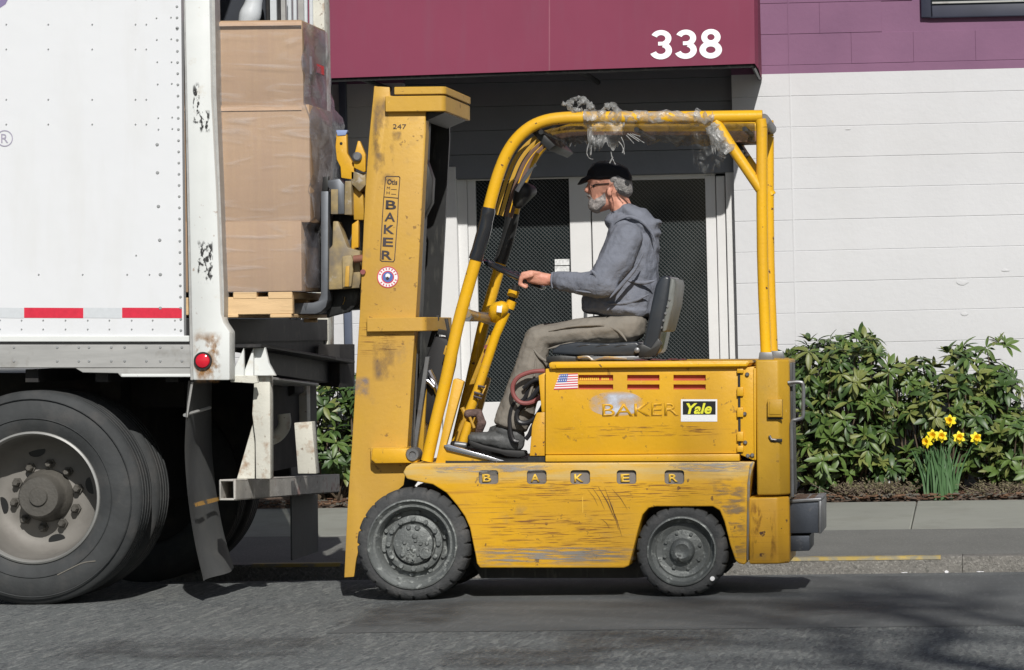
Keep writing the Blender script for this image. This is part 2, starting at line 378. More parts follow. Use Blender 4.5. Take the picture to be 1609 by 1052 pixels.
# people
SKIN = M('sunburnt_skin', (.62,.30,.21), rough=.5, var=.12, vs=40, bump=.2, bs=90, layers=[dict(c=(.60,.18,.13), s=14, lo=.5, hi=.75, amt=.5)])
HAIR = M('grey_hair', (.27,.26,.25), rough=.8, var=.4, vs=90, bump=1, bs=160)
BEARD = M('grey_beard', (.40,.365,.345), rough=.9, var=.22, vs=80, bump=.7, bs=180)
HOOD = M('blue_grey_sweatshirt', (.168,.180,.215), rough=.95, var=.12, vs=14, bump=.8, bs=26, layers=[dict(c=(.20,.215,.255), s=120, lo=.5, hi=.8, amt=.5)])
PANTS = M('taupe_work_trousers', (.215,.195,.165), rough=.9, var=.12, vs=10, bump=.6, bs=16)
SHOE = M('dusty_black_leather', (.085,.088,.088), rough=.55, var=.3, vs=14, bump=.3, bs=40)
CAP = M('black_cap', (.008,.008,.010), rough=.8)
# plants
def leafmat(n, c, r=.46):
    m = M(n, c, rough=r, var=.25, vs=3, spec=.5)
    return m
LEAF = [leafmat('rhododendron_leaf_dark', (.042,.082,.020)), leafmat('rhododendron_leaf_mid', (.085,.138,.030)), leafmat('rhododendron_leaf_olive', (.15,.175,.045)), M('leaf_stem_bark', (.10,.075,.05), rough=.9), M('dry_twig', (.17,.13,.10), rough=1)]
DAFL = M('daffodil_leaf', (.075,.155,.06), rough=.5, var=.25)
DAFY = M('daffodil_petal', (.86,.72,.02), rough=.6, var=.08)
DAFO = M('daffodil_trumpet', (.85,.52,.01), rough=.6, var=.1)
BARK = M('tree_bark', (.12,.10,.08), rough=.95, bump=.8, bs=30)
def film(name, lo, hi, amt, base=(.62,.62,.64), rough=.18, scale=9, st=(1,1,1), floor=.12, bump=.9):
    m = bpy.data.materials.new(name); m.use_nodes = True; nt = m.node_tree; N = nt.nodes; L = nt.links
    b = N['Principled BSDF']; b.inputs['Base Color'].default_value = (*base, 1); b.inputs['Roughness'].default_value = rough
    b.inputs['Specular IOR Level'].default_value = .8
    tc = N.new('ShaderNodeTexCoord'); mp = N.new('ShaderNodeMapping'); mp.inputs['Scale'].default_value = st; L.new(tc.outputs['Object'], mp.inputs[0])
    n = N.new('ShaderNodeTexNoise'); n.inputs['Scale'].default_value = scale; n.inputs['Detail'].default_value = 6; n.inputs['Distortion'].default_value = 1.2; L.new(mp.outputs[0], n.inputs[0])
    r = N.new('ShaderNodeMapRange'); r.inputs[1].default_value = lo; r.inputs[2].default_value = hi; r.inputs[3].default_value = floor; r.inputs[4].default_value = amt
    L.new(n.outputs[0], r.inputs[0]); L.new(r.outputs[0], b.inputs['Alpha'])
    bp = N.new('ShaderNodeBump'); bp.inputs['Strength'].default_value = bump; bp.inputs['Distance'].default_value = .015; L.new(n.outputs[0], bp.inputs['Height']); L.new(bp.outputs[0], b.inputs['Normal'])
    return m
FILM = film('stretch_film', .52, .80, .40, scale=3.5, st=(.8,1,5), floor=.07, bump=.6, rough=.12)
FILMG = film('dense_stretch_film', .42, .72, .7, base=(.27,.27,.30), scale=6, st=(1,1,2), floor=.42, bump=.4)
FILMP = film('torn_plastic_film', .38, .66, .75, base=(.40,.40,.385), scale=18, floor=.20, rough=.25)

def text_mesh(s, w, h, depth=.0, bold=.0, shear=0):
    cu = bpy.data.curves.new('t', 'FONT'); cu.body = s; cu.align_x = 'CENTER'; cu.offset = bold; cu.shear = shear
    cu.extrude = 0; cu.resolution_u = 4
    o = bpy.data.objects.new('t', cu); COL.objects.link(o)
    me = evalmesh(o, 'lettering'); bpy.data.objects.remove(o)
    xs = [v.co.x for v in me.vertices]; ys = [v.co.y for v in me.vertices]
    cx, cy = (min(xs)+max(xs))/2, (min(ys)+max(ys))/2; sx = w/(max(xs)-min(xs)); sy = h/(max(ys)-min(ys))
    bm = bmesh.new(); bm.from_mesh(me)
    for v in bm.verts: v.co = Vector(((v.co.x-cx)*sx, 0, (v.co.y-cy)*sy))
    if depth:
        r = bmesh.ops.extrude_face_region(bm, geom=bm.faces[:])
        bmesh.ops.translate(bm, verts=[g for g in r['geom'] if isinstance(g, bmesh.types.BMVert)], vec=(0, depth, 0))
        bmesh.ops.recalc_face_normals(bm, faces=bm.faces)
    return bm
def lettering(s, cx, cy, w, h, Y, mat, parent, name='lettering', tilt=0, depth=0, bold=0, shear=0, lift=.0025):
    """w, h in photo pixels at depth Y"""
    bm = text_mesh(s, sc(w, Y), sc(h, Y), depth, bold, shear)
    m = Matrix.Translation(P(cx, cy, Y) - Vector((0, lift, 0))) @ Matrix.Rotation(tilt, 4, 'Y')
    bmesh.ops.transform(bm, matrix=m, verts=bm.verts)
    mb = MB(); mb.bm.free(); mb.bm = bm
    return part(mb, name, mat, parent, smooth=0)
def decal(pts, Y, mat, parent, name, lift=.002, div=1):
    mb = MB(); mb.face([P(x, y, Y) - Vector((0, lift, 0)) for x, y in pts]); return part(mb, name, mat, parent, smooth=0)
def rect(x0, y0, x1, y1): return [(x0,y0),(x1,y0),(x1,y1),(x0,y1)]

# ------------------------------------------------------------------ ground
g = MB(); g.box(-150, 150, -150, 150, -.6, -.4); top(g, 'ground', EARTH, kind='structure')
def strip(name, mat, prof, x0, x1, nx=1, kind='structure', parent=None):
    mb = MB()
    for i in range(len(prof)-1):
        (y0, z0), (y1, z1) = prof[i], prof[i+1]
        mb.face([(x0,y0,z0),(x1,y0,z0),(x1,y1,z1),(x0,y1,z1)])
    return top(mb, name, mat, kind=kind, smooth=0) if parent is None else part(mb, name, mat, parent, smooth=0)
road = strip('road', ASPH, [(-80,-.02),(-4,0),(1.15,0),(2.62,-.1)], -150, 150)
xp = P(640, 950).x
mb = MB(); mb.face([(xp-.05,-1.58,.0015),(xp+9,-1.66,.0015),(xp+9,1.12,.0015),(xp+.12,1.12,.0015)]); part(mb, 'asphalt_patch', ASPH2, road, smooth=0)
mb = MB()
for i in range(60):
    x = xp-.05 + i*.15; y = -1.58 - .0089*(x-xp) + .012*math.sin(i*1.7)
    x2 = x+.15; y2 = -1.58 - .0089*(x2-xp) + .012*math.sin((i+1)*1.7)
    mb.face([(x,y-.012,.007),(x2,y2-.012,.007),(x2,y2+.012,.007),(x,y+.012,.007)])
SEAM = M('tar_seam', (.10,.10,.10), rough=.8, var=.3, alpha=(9,(1,1,1),.42,.66,.45,1))
mb.bm.free()
RPATCH = M('dark_road_patch', (.05,.05,.052), rough=.6, alpha=(5,(1,1,1),.34,.7,.55,1))  # ragged darker patches laid over the road
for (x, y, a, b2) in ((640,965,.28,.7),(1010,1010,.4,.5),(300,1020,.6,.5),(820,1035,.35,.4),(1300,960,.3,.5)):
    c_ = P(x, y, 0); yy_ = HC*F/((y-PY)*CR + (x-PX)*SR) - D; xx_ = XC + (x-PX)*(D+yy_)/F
    mb = MB(); mb.face([(xx_-a,yy_-b2,.0085),(xx_+a,yy_-b2,.0085),(xx_+a,yy_+b2,.0085),(xx_-a,yy_+b2,.0085)]); part(mb, 'dark_road_patch', RPATCH, road, smooth=0)
# kerb stones
kerb = empty('kerb', (0, 2.68, -.1), kind='structure')
km = MB(); km.box(-1.4995, 1.4995, -.06, .12, -.2, .088); kme = finish(km.bm, 'kerb_stone', KERBM, 35, .006)
x0k = P(1512, 880, 2.62).x
for i in range(-5, 5):
    inst(kme, 'kerb_stone', (x0k + 1.5 + 3*i, 0, 0.001*(i % 3)), kerb)
for a, b in ((-8, 0), (0, 4)):
    xa, xb = (P(395, 880, 2.62).x, P(535, 880, 2.62).x) if a < 0 else (P(1150, 880, 2.62).x, P(1478, 878, 2.62).x)
    mb = MB(); mb.face([(xa,2.622,-.0080),(xb,2.622,-.0080),(xb,2.70,-.0080),(xa,2.70,-.0080)]); mb.face([(xa,2.6165,-.034),(xb,2.6165,-.034),(xb,2.6165,-.022),(xa,2.6165,-.022)]) if 0 else None; mb.face([(xa,2.6165,-.026),(xb,2.6165,-.026),(xb,2.622,-.0080),(xa,2.622,-.0080)]); part(mb, 'yellow_paint', KERBY, kerb, smooth=0)
def zs(y): return -.012 + .052*(y-2.8)
walk = strip('sidewalk', ASPH3, [(2.80,-.013),(4.02, zs(4.02))], -40, 40)
sl_x = P(1436, 810, 4.8).x
for i in range(-6, 4):
    mb = MB(); xa = sl_x + 1.52*i + .0035; xb = sl_x + 1.52*(i+1) - .0035
    y0, y1 = 4.03, 5.58; dz = .003*math.sin(i*2.1)
    v = [(xa,y0,zs(y0)-.1),(xb,y0,zs(y0)-.1),(xb,y1,zs(y1)-.1),(xa,y1,zs(y1)-.1)]
    bmv = [mb.bm.verts.new(p) for p in v] + [mb.bm.verts.new((p[0],p[1],p[2]+.1+dz)) for p in v]
    for f in ((0,3,2,1),(4,5,6,7),(0,1,5,4),(1,2,6,5),(2,3,7,6),(3,0,4,7)): mb.bm.faces.new([bmv[k] for k in f])
    part(mb, 'paving_slab', CONC, walk, bevel=.006, seg=1)
mb = MB(); nb = 160
bedv = {}
for i in range(nb+1):
    for j in range(9):
        x = -9 + 16*i/nb; y = 5.56 + .95*j/8
        z = zs(5.58) - .03 + (.035 + .05*j/8)*(1 if j else 0) + .02*noise.noise(Vector((x*5, y*5, 0)))*(1 if j else 0)
        bedv[i, j] = mb.bm.verts.new((x, y, z))
for i in range(nb):
    for j in range(8): mb.bm.faces.new((bedv[i,j], bedv[i+1,j], bedv[i+1,j+1], bedv[i,j+1]))
bed = top(mb, 'planting_bed', MULCH, kind='structure')
mb = MB()
for i in range(2600):
    x = rnd = random.Random(i).uniform(-2.5, 5); q = random.Random(i+9999); y = 5.58 + .35*q.random()**1.5
    z = zs(5.6) + .012 + .03*q.random(); a = q.uniform(0, 6.3)
    m = Matrix.Rotation(a, 3, 'Z') @ Matrix.Rotation(q.uniform(-.6,.6), 3, 'X')
    mb.obox((x, y, z), (q.uniform(.015,.05), q.uniform(.008,.02), .006), m, q.randrange(3))
top(mb, 'bark_chips', [M('bark_chip', (.10,.055,.035), rough=1), M('dry_leaf_litter', (.17,.10,.06), rough=1), M('grey_litter', (.13,.12,.10), rough=1)], label='brown bark chips and dry leaf litter at the foot of the hedge', cat='mulch', kind='stuff', smooth=0)

# ------------------------------------------------------------------ building
BR = .012; WY = 6.4
cb, sb = math.cos(ROLL+BR), math.sin(ROLL+BR)
def B(px, py, Y=WY):
    dx, dy = px - PX, py - PY; k = (D + Y)/F
    return Vector((XC + (dx*cb - dy*sb)*k, Y, HC - (dx*sb + dy*cb)*k))
def Bx(px, Y): return B(px, 300, Y).x
LB = Vector((B(1200, 800).x, WY, .1))
A0 = Vector((XC, 0, HC))
bld = empty('commercial_building', (0,0,0), 'white painted concrete block building with purple upper band, maroon awning and white double doors', 'building')
bld.rotation_euler = (0, -BR, 0)
bld.location = Matrix.Rotation(-BR, 3, 'Y') @ (LB - A0) + A0
OFF[bld.name] = LB
zsplit = B(1420, 111).z - LB.z
def wallmat():
    m = M('painted_block', (.60,.605,.615), rough=.8, var=.03, vs=1.5, bump=.2, bs=20, coord=bld, layers=[
        dict(c=(.53,.53,.52), s=1.1, lo=.5, hi=.8, amt=.4, d=7), dict(c=(.50,.49,.47), s=3, st=(5,1,.5), lo=.6, hi=.8, amt=.25)])
    nt = m.node_tree; N = nt.nodes; L = nt.links
    b = N['Principled BSDF']; src = b.inputs['Base Color'].links[0].from_socket
    tc = N.new('ShaderNodeTexCoord'); tc.object = bld; sx = N.new('ShaderNodeSeparateXYZ'); L.new(tc.outputs['Object'], sx.inputs[0])
    g = N.new('ShaderNodeMath'); g.operation = 'GREATER_THAN'; L.new(sx.outputs[2], g.inputs[0]); g.inputs[1].default_value = zsplit
    n = N.new('ShaderNodeTexNoise'); n.inputs['Scale'].default_value = 3; n.inputs['Detail'].default_value = 7; L.new(tc.outputs['Object'], n.inputs[0])
    r = N.new('ShaderNodeMix'); r.data_type = 'RGBA'; r.inputs[6].default_value = (.17,.085,.15,1); r.inputs[7].default_value = (.25,.125,.21,1); L.new(n.outputs[0], r.inputs[0])
    x = N.new('ShaderNodeMix'); x.data_type = 'RGBA'; L.new(g.outputs[0], x.inputs[0]); L.new(src, x.inputs[6]); L.new(r.outputs[2], x.inputs[7])
    L.new(x.outputs[2], b.inputs['Base Color']); return m
BLOCK = wallmat()
MORT2 = BLOCK
xr0 = B(1153.5, 300).x                       # right edge of the doorway
xl1 = B(637, 300).x
course = (B(1250, 492).z - B(1250, 53).z)/9*-1
z0c = B(1250, 492).z
mb = MB(); mb.box(xr0+.004, xr0+6, WY+.006, WY+.4, -.3, 4.6); part(mb, 'wall_backing', MORT2, bld, smooth=0)
mb = MB(); mb.box(xl1-9, xl1-.004, WY+.006, WY+.4, -.3, 4.6); part(mb, 'wall_backing', MORT2, bld, smooth=0)
bw = .4095
def blockmesh(w, jointed=False):
    m = MB()
    if jointed: m.box(.0004, w-.0004, 0, .09, .0012, course-.0012); return finish(m.bm, 'concrete_block', BLOCK, 35, .0014, 1)
    # painted flush at the ends, shallow bed joints
    h = course; pr = [(.0035, 0), (0, .0035), (0, h-.0035), (.0035, h)]
    for x in (0, w): pass
    A_ = [m.bm.verts.new((0, y, z)) for y, z in pr+[(.09, h), (.09, 0)]]; B_ = [m.bm.verts.new((w, y, z)) for y, z in pr+[(.09, h), (.09, 0)]]
    for i in range(6): j = (i+1) % 6; m.bm.faces.new((A_[i], A_[j], B_[j], B_[i]))
    m.bm.faces.new(A_); m.bm.faces.new(B_[::-1])
    return finish(m.bm, 'concrete_block', BLOCK, 20)
bfull, bhalf = blockmesh(bw), blockmesh(bw/2); jfull, jhalf = blockmesh(bw, True), blockmesh(bw/2, True)
wx, wz0, wx1 = B(1447, 0).x, B(1447, 28).z, B(1700, 0).x          # window opening, top right
seamx = B(1241, 120).x
def rows(xa, xb, n0, n1, seam=None):
    for n in range(n0, n1):
        z = z0c + n*course
        x = xa; k = 0
        while x < xb - .03:
            w = bw/2 if (k == 0 and n % 2) else bw
            if seam and k == 0: w = seam - xa            # the narrow pier beside the doorway
            w = min(w, xb - x)
            if seam and k == 1 and n % 2: w = bw/2
            hid = (z + course > wz0 + .01 and x + w > wx and x < wx1)
            if not hid:
                jt = z > zsplit + LB.z - .06; me = (jfull if jt else bfull) if abs(w-bw) < 1e-6 else (jhalf if jt else bhalf) if abs(w-bw/2) < 1e-6 else blockmesh(w, jt)
                o = inst(me, 'concrete_block', Vector((x, WY - (.0015*((k*7+n*3) % 3) *.6 if jt else .0008*(n % 2)), z)) - LB, bld)
            x += w; k += 1
rows(xr0, xr0+4.4, -8, 12, seamx)
rows(xl1-.1-bw*5, xl1, -8, 12)
mb = MB(); mb.box(xl1-9, xl1-.12-bw*5, WY, WY+.005, -.3, 4.6); part(mb, 'wall_face', BLOCK, bld, smooth=0)
mb = MB(); mb.box(seamx-.004, seamx+.004, WY-.004, WY+.002, -.1, 4.0); part(mb, 'vertical_caulk_joint', BLOCK, bld, smooth=0)
# spalled spots on the wall
for (x, y, s) in ((1513,443,.75),(1580,424,.5),(1515,493,.5),(1333,202,.35)):
    m = MB(); q = random.Random(x)
    ring = [B(x + s*13*q.uniform(.7,1.2)*math.cos(a*.7), y + s*5.5*q.uniform(.6,1.3)*math.sin(a*.7), WY-.004) for a in range(9)]
    c = m.bm.verts.new(B(x, y, WY-.007)); rv = [m.bm.verts.new(p) for p in ring]
    for i in range(9): m.bm.faces.new((rv[i], rv[(i+1) % 9], c))
    part(m, 'plaster_patch', BLOCK, bld, smooth=60)
# window top right
mb = MB(); mb.box(wx+.07, wx1, WY-.016, WY-.004, wz0+.08, 4.3); win0 = MB()
win0.box(wx, wx+.07, WY-.035, WY+.12, wz0, 4.4); win0.box(wx+.07, wx1, WY-.035, WY+.12, wz0, wz0+.085); win0.box(wx1, wx1+.07, WY-.035, WY+.12, wz0, 4.4)
wf = part(win0, 'window_frame', NAVY, bld, bevel=.006)
part(mb, 'window_glass', W_DARK, wf, smooth=0)
mb = MB(); mb.box(wx+.075, wx1, WY-.05, WY-.036, wz0+.088, wz0+.10); part(mb, 'drip_edge', T_RAIL, wf, smooth=0)
mb = MB(); mb.box(wx-.02, wx1, WY+.13, WY+.4, wz0-.3, 4.6); part(mb, 'wall_backing', NAVY, bld, smooth=0)
# siding above the doors
RY = WY + .10
zt = 0
zdoor = B(900, 277, RY).z
xr0 = Bx(1153.5, WY); xl1 = Bx(637, WY)
bx0, bx1 = xl1 - .002, xr0 + .002
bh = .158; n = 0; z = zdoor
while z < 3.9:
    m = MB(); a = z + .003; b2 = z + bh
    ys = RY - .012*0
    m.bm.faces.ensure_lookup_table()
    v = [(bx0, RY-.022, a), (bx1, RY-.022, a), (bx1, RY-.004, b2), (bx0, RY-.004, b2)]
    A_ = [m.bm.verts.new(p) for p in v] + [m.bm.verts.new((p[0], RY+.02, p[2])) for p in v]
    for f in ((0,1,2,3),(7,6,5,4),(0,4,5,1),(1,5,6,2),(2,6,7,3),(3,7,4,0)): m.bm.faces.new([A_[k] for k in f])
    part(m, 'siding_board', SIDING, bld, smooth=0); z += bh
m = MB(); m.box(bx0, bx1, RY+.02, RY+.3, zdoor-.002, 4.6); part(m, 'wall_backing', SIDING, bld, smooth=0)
# doorway posts and doors
def bbox(x0, x1, yt, yb, Y0, Y1, name, mat, parent, bevel=.004):
    m = MB(); a = B(x0, yt, Y0); b2 = B(x1, yb, Y0)
    m.box(Bx(x0, Y0), Bx(x1, Y0), Y0, Y1, b2.z, a.z); return part(m, name, mat, parent, bevel=bevel, seg=1)
bbox(640, 686, 262, 800, RY-.004, RY+.05, 'door_post', W_TRIM, bld)
bbox(687, 716.5, 262, 800, RY-.03, RY+.05, 'door_post', W_TRIM, bld)
bbox(717.5, 733, 276, 800, RY+.03, RY+.09, 'door_frame', W_TRIM, bld)
bbox(1125, 1139, 276, 800, RY+.03, RY+.09, 'door_frame', W_TRIM, bld)
bbox(1140, 1158.5, 262, 800, RY-.004, RY+.05, 'door_post', W_TRIM, bld)
bbox(733.5, 1124.5, 262, 274, RY+.03, RY+.09, 'door_frame', W_TRIM, bld)
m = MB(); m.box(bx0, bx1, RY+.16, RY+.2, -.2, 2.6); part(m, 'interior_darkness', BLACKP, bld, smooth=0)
def door(x0, x1, g0, g1, gb, nm):
    d = RY + .045
    m = MB()
    def bb(xa, xb, ya, yb):
        p, q = B(xa, ya, d), B(xb, yb, d); m.box(Bx(xa, d), Bx(xb, d), d, d+.045, q.z, p.z)
    bb(x0, g0, 275, 790); bb(g1, x1, 275, 790); bb(g0+.05, g1-.05, gb, 790); bb(g0+.05, g1-.05, 275, 280)
    dr = part(m, 'door', W_TRIM, bld, bevel=.003, seg=1)
    p, q = B(g0, 280, d+.02), B(g1, gb, d+.02); p.x, q.x = Bx(g0, d+.02), Bx(g1, d+.02)
    m = MB(); m.box(p.x-.005, q.x+.005, d+.028, d+.034, q.z-.005, p.z+.005); part(m, 'door_glass', W_DARK, dr, smooth=0)
    # woven wire: crossing diagonal strands clipped to the opening
    m = MB(); x0m, x1m, zb, zt2 = p.x, q.x, q.z, p.z; sp = .026; slope = 1.0
    for sgn, yo in ((1, d+.016), (-1, d+.019)):
        k = -80
        while k < 120:
            # line z = zt2 - sgn*(x - x0m) ... offset
            c = zb + k*sp*1.0
            pts = []
            for x in (x0m, x1m):
                zz = c + sgn*slope*(x-x0m)
                pts.append((x, zz))
            (xa, za), (xb, zb_) = pts
            def clip(xa, za, xb, zb_):
                t0, t1 = 0., 1.; dz = zb_-za
                for lim, s_ in ((zb, 1), (zt2, -1)):
                    if abs(dz) < 1e-9: continue
                    t = (lim-za)/dz
                    if (dz > 0) == (s_ > 0): t0 = max(t0, t)
                    else: t1 = min(t1, t)
                return t0, t1
            t0, t1 = clip(xa, za, xb, zb_)
            if t1 - t0 > .02:
                A = Vector((xa+(xb-xa)*t0, yo, za+(zb_-za)*t0)); E = Vector((xa+(xb-xa)*t1, yo, za+(zb_-za)*t1))
                tt = (E-A).normalized(); nn = Vector((-tt.z, 0, tt.x))*(.0013 if sgn < 0 else .0006)
                m.face([A-nn, E-nn, E+nn, A+nn])
            k += 1
    part(m, 'security_mesh', W_MESH, dr, smooth=0, kind='stuff')
    return dr
d1 = door(734, 927, 747, 894, 632, 'l')
d2 = door(929, 1124, 962, 1108, 632, 'r')
for (a, b2, c, dd) in ((872, 895, 407, 416), (872, 895, 418, 429)):
    m = MB(); p, q = B(a, c, RY+.05), B(b2, dd, RY+.05); m.box(p.x, q.x, RY+.040, RY+.052, q.z, p.z); part(m, 'door_notice', M('notice_paper', (.66,.67,.66), rough=.6, var=.3, vs=60), d1, smooth=0)
m = MB(); m.tube([B(921, 455, RY+.045), B(921, 455, RY+.0)], .018, 10); m.tube([B(921, 500, RY-.02), B(921, 440, RY-.02)], .008, 8); part(m, 'door_handle', STEEL, d1)
# awning: a framed box of vinyl in front of the doorway
AD = 1.05; AY = WY - AD
f1, f2 = B(430, 125.5, AY), B(1186, 99.5, AY)
aw_tb = f2.z
mz = 4.3
wr = B(1199, 112, WY)
m = MB()
xa, xb = B(-700, 120, AY).x, B(1186, 100, AY).x
def azb(x): return f2.z + (x - f2.x)*((f1.z - f2.z)/(f1.x - f2.x))
zl = azb(xa)
m.face([(xa, AY, zl), (xb, AY, azb(xb)), (xb+.0, AY+.25, mz), (xa, AY+.25, mz)])
aw = part(m, 'awning', AWN, bld, smooth=0)
m = MB(); xw = xb + .018
m.bm.faces.new([m.bm.verts.new(p) for p in ((xb, AY, azb(xb)), (xw, AY+.06, azb(xb)-.03), (xw, AY+.31, mz), (xb, AY+.25, mz))])
m.bm.faces.new([m.bm.verts.new(p) for p in ((xw, AY+.06, azb(xb)-.03), (xb-.03, WY-.01, azb(xb)-.03), (xb-.03, WY-.01, mz), (xw, AY+.31, mz))])
part(m, 'awning_end', AWN, aw, smooth=0)
m = MB(); m.box(xa, xw-.01, AY+.26, WY-.02, mz-.05, mz); part(m, 'awning_top', AWN, aw, smooth=0)
m = MB()
m.tube([(xa, AY+.03, zl-.004), (xb-.01, AY+.03, azb(xb)-.004)], .018, 8); m.tube([(xb-.01, AY+.04, azb(xb)-.01), (xb-.045, WY-.02, azb(xb)-.01)], .018, 8)
for xx in (B(560,0,AY).x, B(905,0,AY).x): m.tube([(xx, AY+.03, azb(xx)), (xx, WY-.0, azb(xx)+.0)], .018, 8); m.tube([(xx, AY+.03, azb(xx)), (xx, AY+.28, mz-.05)], .015, 8)
part(m, 'awning_frame', DSTEEL, aw)
m = MB()
for pxx in (862, 510): 
    q = B(pxx, 60, AY); m.face([(q.x-.004, AY-.0015, azb(q.x)), (q.x+.004, AY-.0015, azb(q.x)), (q.x+.004, AY+.25-.0015, mz), (q.x-.004, AY+.25-.0015, mz)])
part(m, 'awning_seam', M('awning_seam_vinyl', (.22,.05,.085), rough=.5), aw, smooth=0)
# street number: heavy grotesque numerals drawn as ribbons of constant width
def arcp(cx, cy, rx, ry, a0, a1, n=18): return [(cx+rx*math.cos(R(a0+(a1-a0)*i/n)), cy+ry*math.sin(R(a0+(a1-a0)*i/n))) for i in range(n+1)]
def ribbon(m, pts, w, place, closed=False):
    n = len(pts); L_, R_ = [], []
    for i in range(n):
        a = Vector(pts[(i-1) % n] if closed else pts[max(i-1,0)]); b_ = Vector(pts[(i+1) % n] if closed else pts[min(i+1,n-1)])
        t = (b_-a).normalized(); nn = Vector((-t.y, t.x))*w/2; p = Vector(pts[i])
        L_.append(m.bm.verts.new(place(p+nn))); R_.append(m.bm.verts.new(place(p-nn)))
    for i in range(n if closed else n-1):
        j = (i+1) % n; m.bm.faces.new((L_[i], L_[j], R_[j], R_[i]))
lift_ = [0]
def numeral(m, d, place):
    lift_[0] = 0
    # unit cell: 0..0.72 wide, 0..1 high (y up)
    if d == '3':
        ribbon(m, arcp(.35,.71,.215,.205,158,-62), .175, place)
        lift_[0] = .0008
        ribbon(m, arcp(.35,.29,.235,.215,72,-160), .185, place)
        lift_[0] = .0016
        ribbon(m, [(.27,.525),(.40,.53),(.46,.50)], .13, place)
    else:
        ribbon(m, arcp(.36,.725,.195,.195,0,350,28), .175, place, True)
        lift_[0] = .0008
        ribbon(m, arcp(.36,.285,.235,.21,0,350,28), .19, place, True)
m = MB()
for d_, x0_, in (('3',1019),('3',1058),('8',1097)):
    def place(p, x0_=x0_):
        q = B(x0_ + p.x*54, 92 - p.y*46 - (x0_-1019)*.018, AY)
        t = (q.z - azb(q.x))/(mz - azb(q.x)); return Vector((q.x, AY + .25*t - .003 - lift_[0], q.z))
    numeral(m, d_, place)
part(m, 'street_number', WHITEP, aw, smooth=0)
# downpipe seen between the trailer and the mast
m = MB(); p = B(549, 500); m.box(p.x-.022, p.x+.022, WY-.07, WY-.01, .1, 3.2); part(m, 'downpipe', M('blue_grey_downpipe', (.10,.12,.17), rough=.5), bld, bevel=.006)

# ------------------------------------------------------------------ trailer
tr = empty('box_trailer', P(52, 952, 1.2), 'white riveted box trailer parked with its open rear end beside the forklift mast', 'trailer')
TW = 2.5; TT = 4.0
tx0 = P(-1500, 500).x
xe = P(289, 300).x
TYF = -.02
def bar(name, mat, x0, x1, yt, yb, Y0, Y1, parent=tr, bevel=.004, **k):
    m = MB(); m.pxbox(x0, x1, yt, yb, Y0, Y1); return part(m, name, mat, parent, bevel=bevel, seg=1, **k)
m = MB(); a = pp([(-700, 531), (289, 531.5)]); m.prism([(a[0][0], a[0][1]), (a[1][0], a[1][1]), (a[1][0]-.13*0+P(280,-500).x-a[1][0]+.0, TT), (a[0][0], TT)], 0, .045)
side = part(m, 'side_panel', T_WHITE, tr, smooth=0)
m = MB(); m.prism([(a[0][0], a[0][1]), (a[1][0], a[1][1]), (a[1][0]-.05, TT), (a[0][0], TT)], TW-.045, TW)
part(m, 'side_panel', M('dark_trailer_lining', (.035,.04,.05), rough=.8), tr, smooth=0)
m = MB(); m.box(tx0, a[1][0], .0, TW, TT, TT+.04); part(m, 'roof', T_WHITE, tr, smooth=0)
zf = P(352, 497).z
m = MB(); m.box(tx0, P(350, 500).x, .05, TW-.05, zf-.12, zf-.01); part(m, 'floor', T_SILL, tr, smooth=0)
m = MB(); m.box(tx0+.1, tx0+.2, .05, TW-.05, zf, TT); part(m, 'front_wall', T_SILL, tr, smooth=0)
# edge trims of the side
m = MB(); m.px([(287,-60),(291,-60),(304,597),(299,597)], -.012, .02); part(m, 'edge_trim', T_RAIL, tr, bevel=.002, seg=1)
bar('edge_trim', T_POST, -700, 297, 527, 537, -.010, .02)
rail = bar('side_rail', T_RAIL, -700, 300, 541, 578, -.006, .04)
bar('rail_groove', T_SILL, -700, 300, 537, 541.5, .0, .04)
m = MB(); m.px([(118,578),(300,578),(300,592),(190,592),(185,586),(130,585)], -.002, .02); part(m, 'rail_lip', T_RAIL, rail, bevel=.002, seg=1)
bar('rail_lip', T_POST, 190, 300, 587, 592, -.008, -.003, rail)
# rear corner posts
post = MB(); post.px([(288,-90),(328,-90),(332,150),(340,300),(347,492),(351,506),(361,521),(361,597),(303,597)], -.022, .09)
cp = part(post, 'corner_post', T_POST, tr, bevel=.008)
m = MB(); m.px([(328.5,-90),(336,-90),(340,150),(346,300),(352,460),(352,500),(348,492),(340.5,300),(332.5,150)], .02, .12); part(m, 'corner_post_edge', T_RAIL, cp, smooth=30)  # grey tone paints in the post's shadow side
m = MB(); m.px([(322,-90),(344,-90),(352,500),(352,597),(318,597)], TW-.14, TW+.01, ref=0); part(m, 'corner_post', T_RUSTY, tr, bevel=.008)
m = MB()
for i in range(5): m.px([(318-i*9,-90),(324-i*9,-90),(330-i*9,500),(324-i*9,500)], TW-.16-.01*i, TW-.135-.012*(i%2), ref=0)
part(m, 'door_hinge_strips', TAPEW, tr, bevel=.002, seg=1)
m = MB(); m.px([(300,-90),(310,-90),(317,500),(307,500)], TW-.19, TW-.14, ref=0); part(m, 'door_lock_bar', T_RAIL, tr)
m = MB(); m.tube(cpx([(403,-70),(402,-20),(397,10),(390,32),(384,60)], TW-.4), [.050+.006*math.sin(k*.5) for k in range(25)], 14); part(m, 'hanging_cover', TAPEW, tr)
for (xa_, xb_, mt_) in ((417,421,T_DARK),(423,433,TAPEW),(435,439,T_SILL),(440,447,T_RAIL),(449,453,TAPEW)):
    m = MB(); m.px([(xa_,-90),(xb_,-90),(xb_+4,200),(xa_+4,200)], TW-.12, TW-.08); part(m, 'door_hinge_strip', mt_, tr, smooth=0)
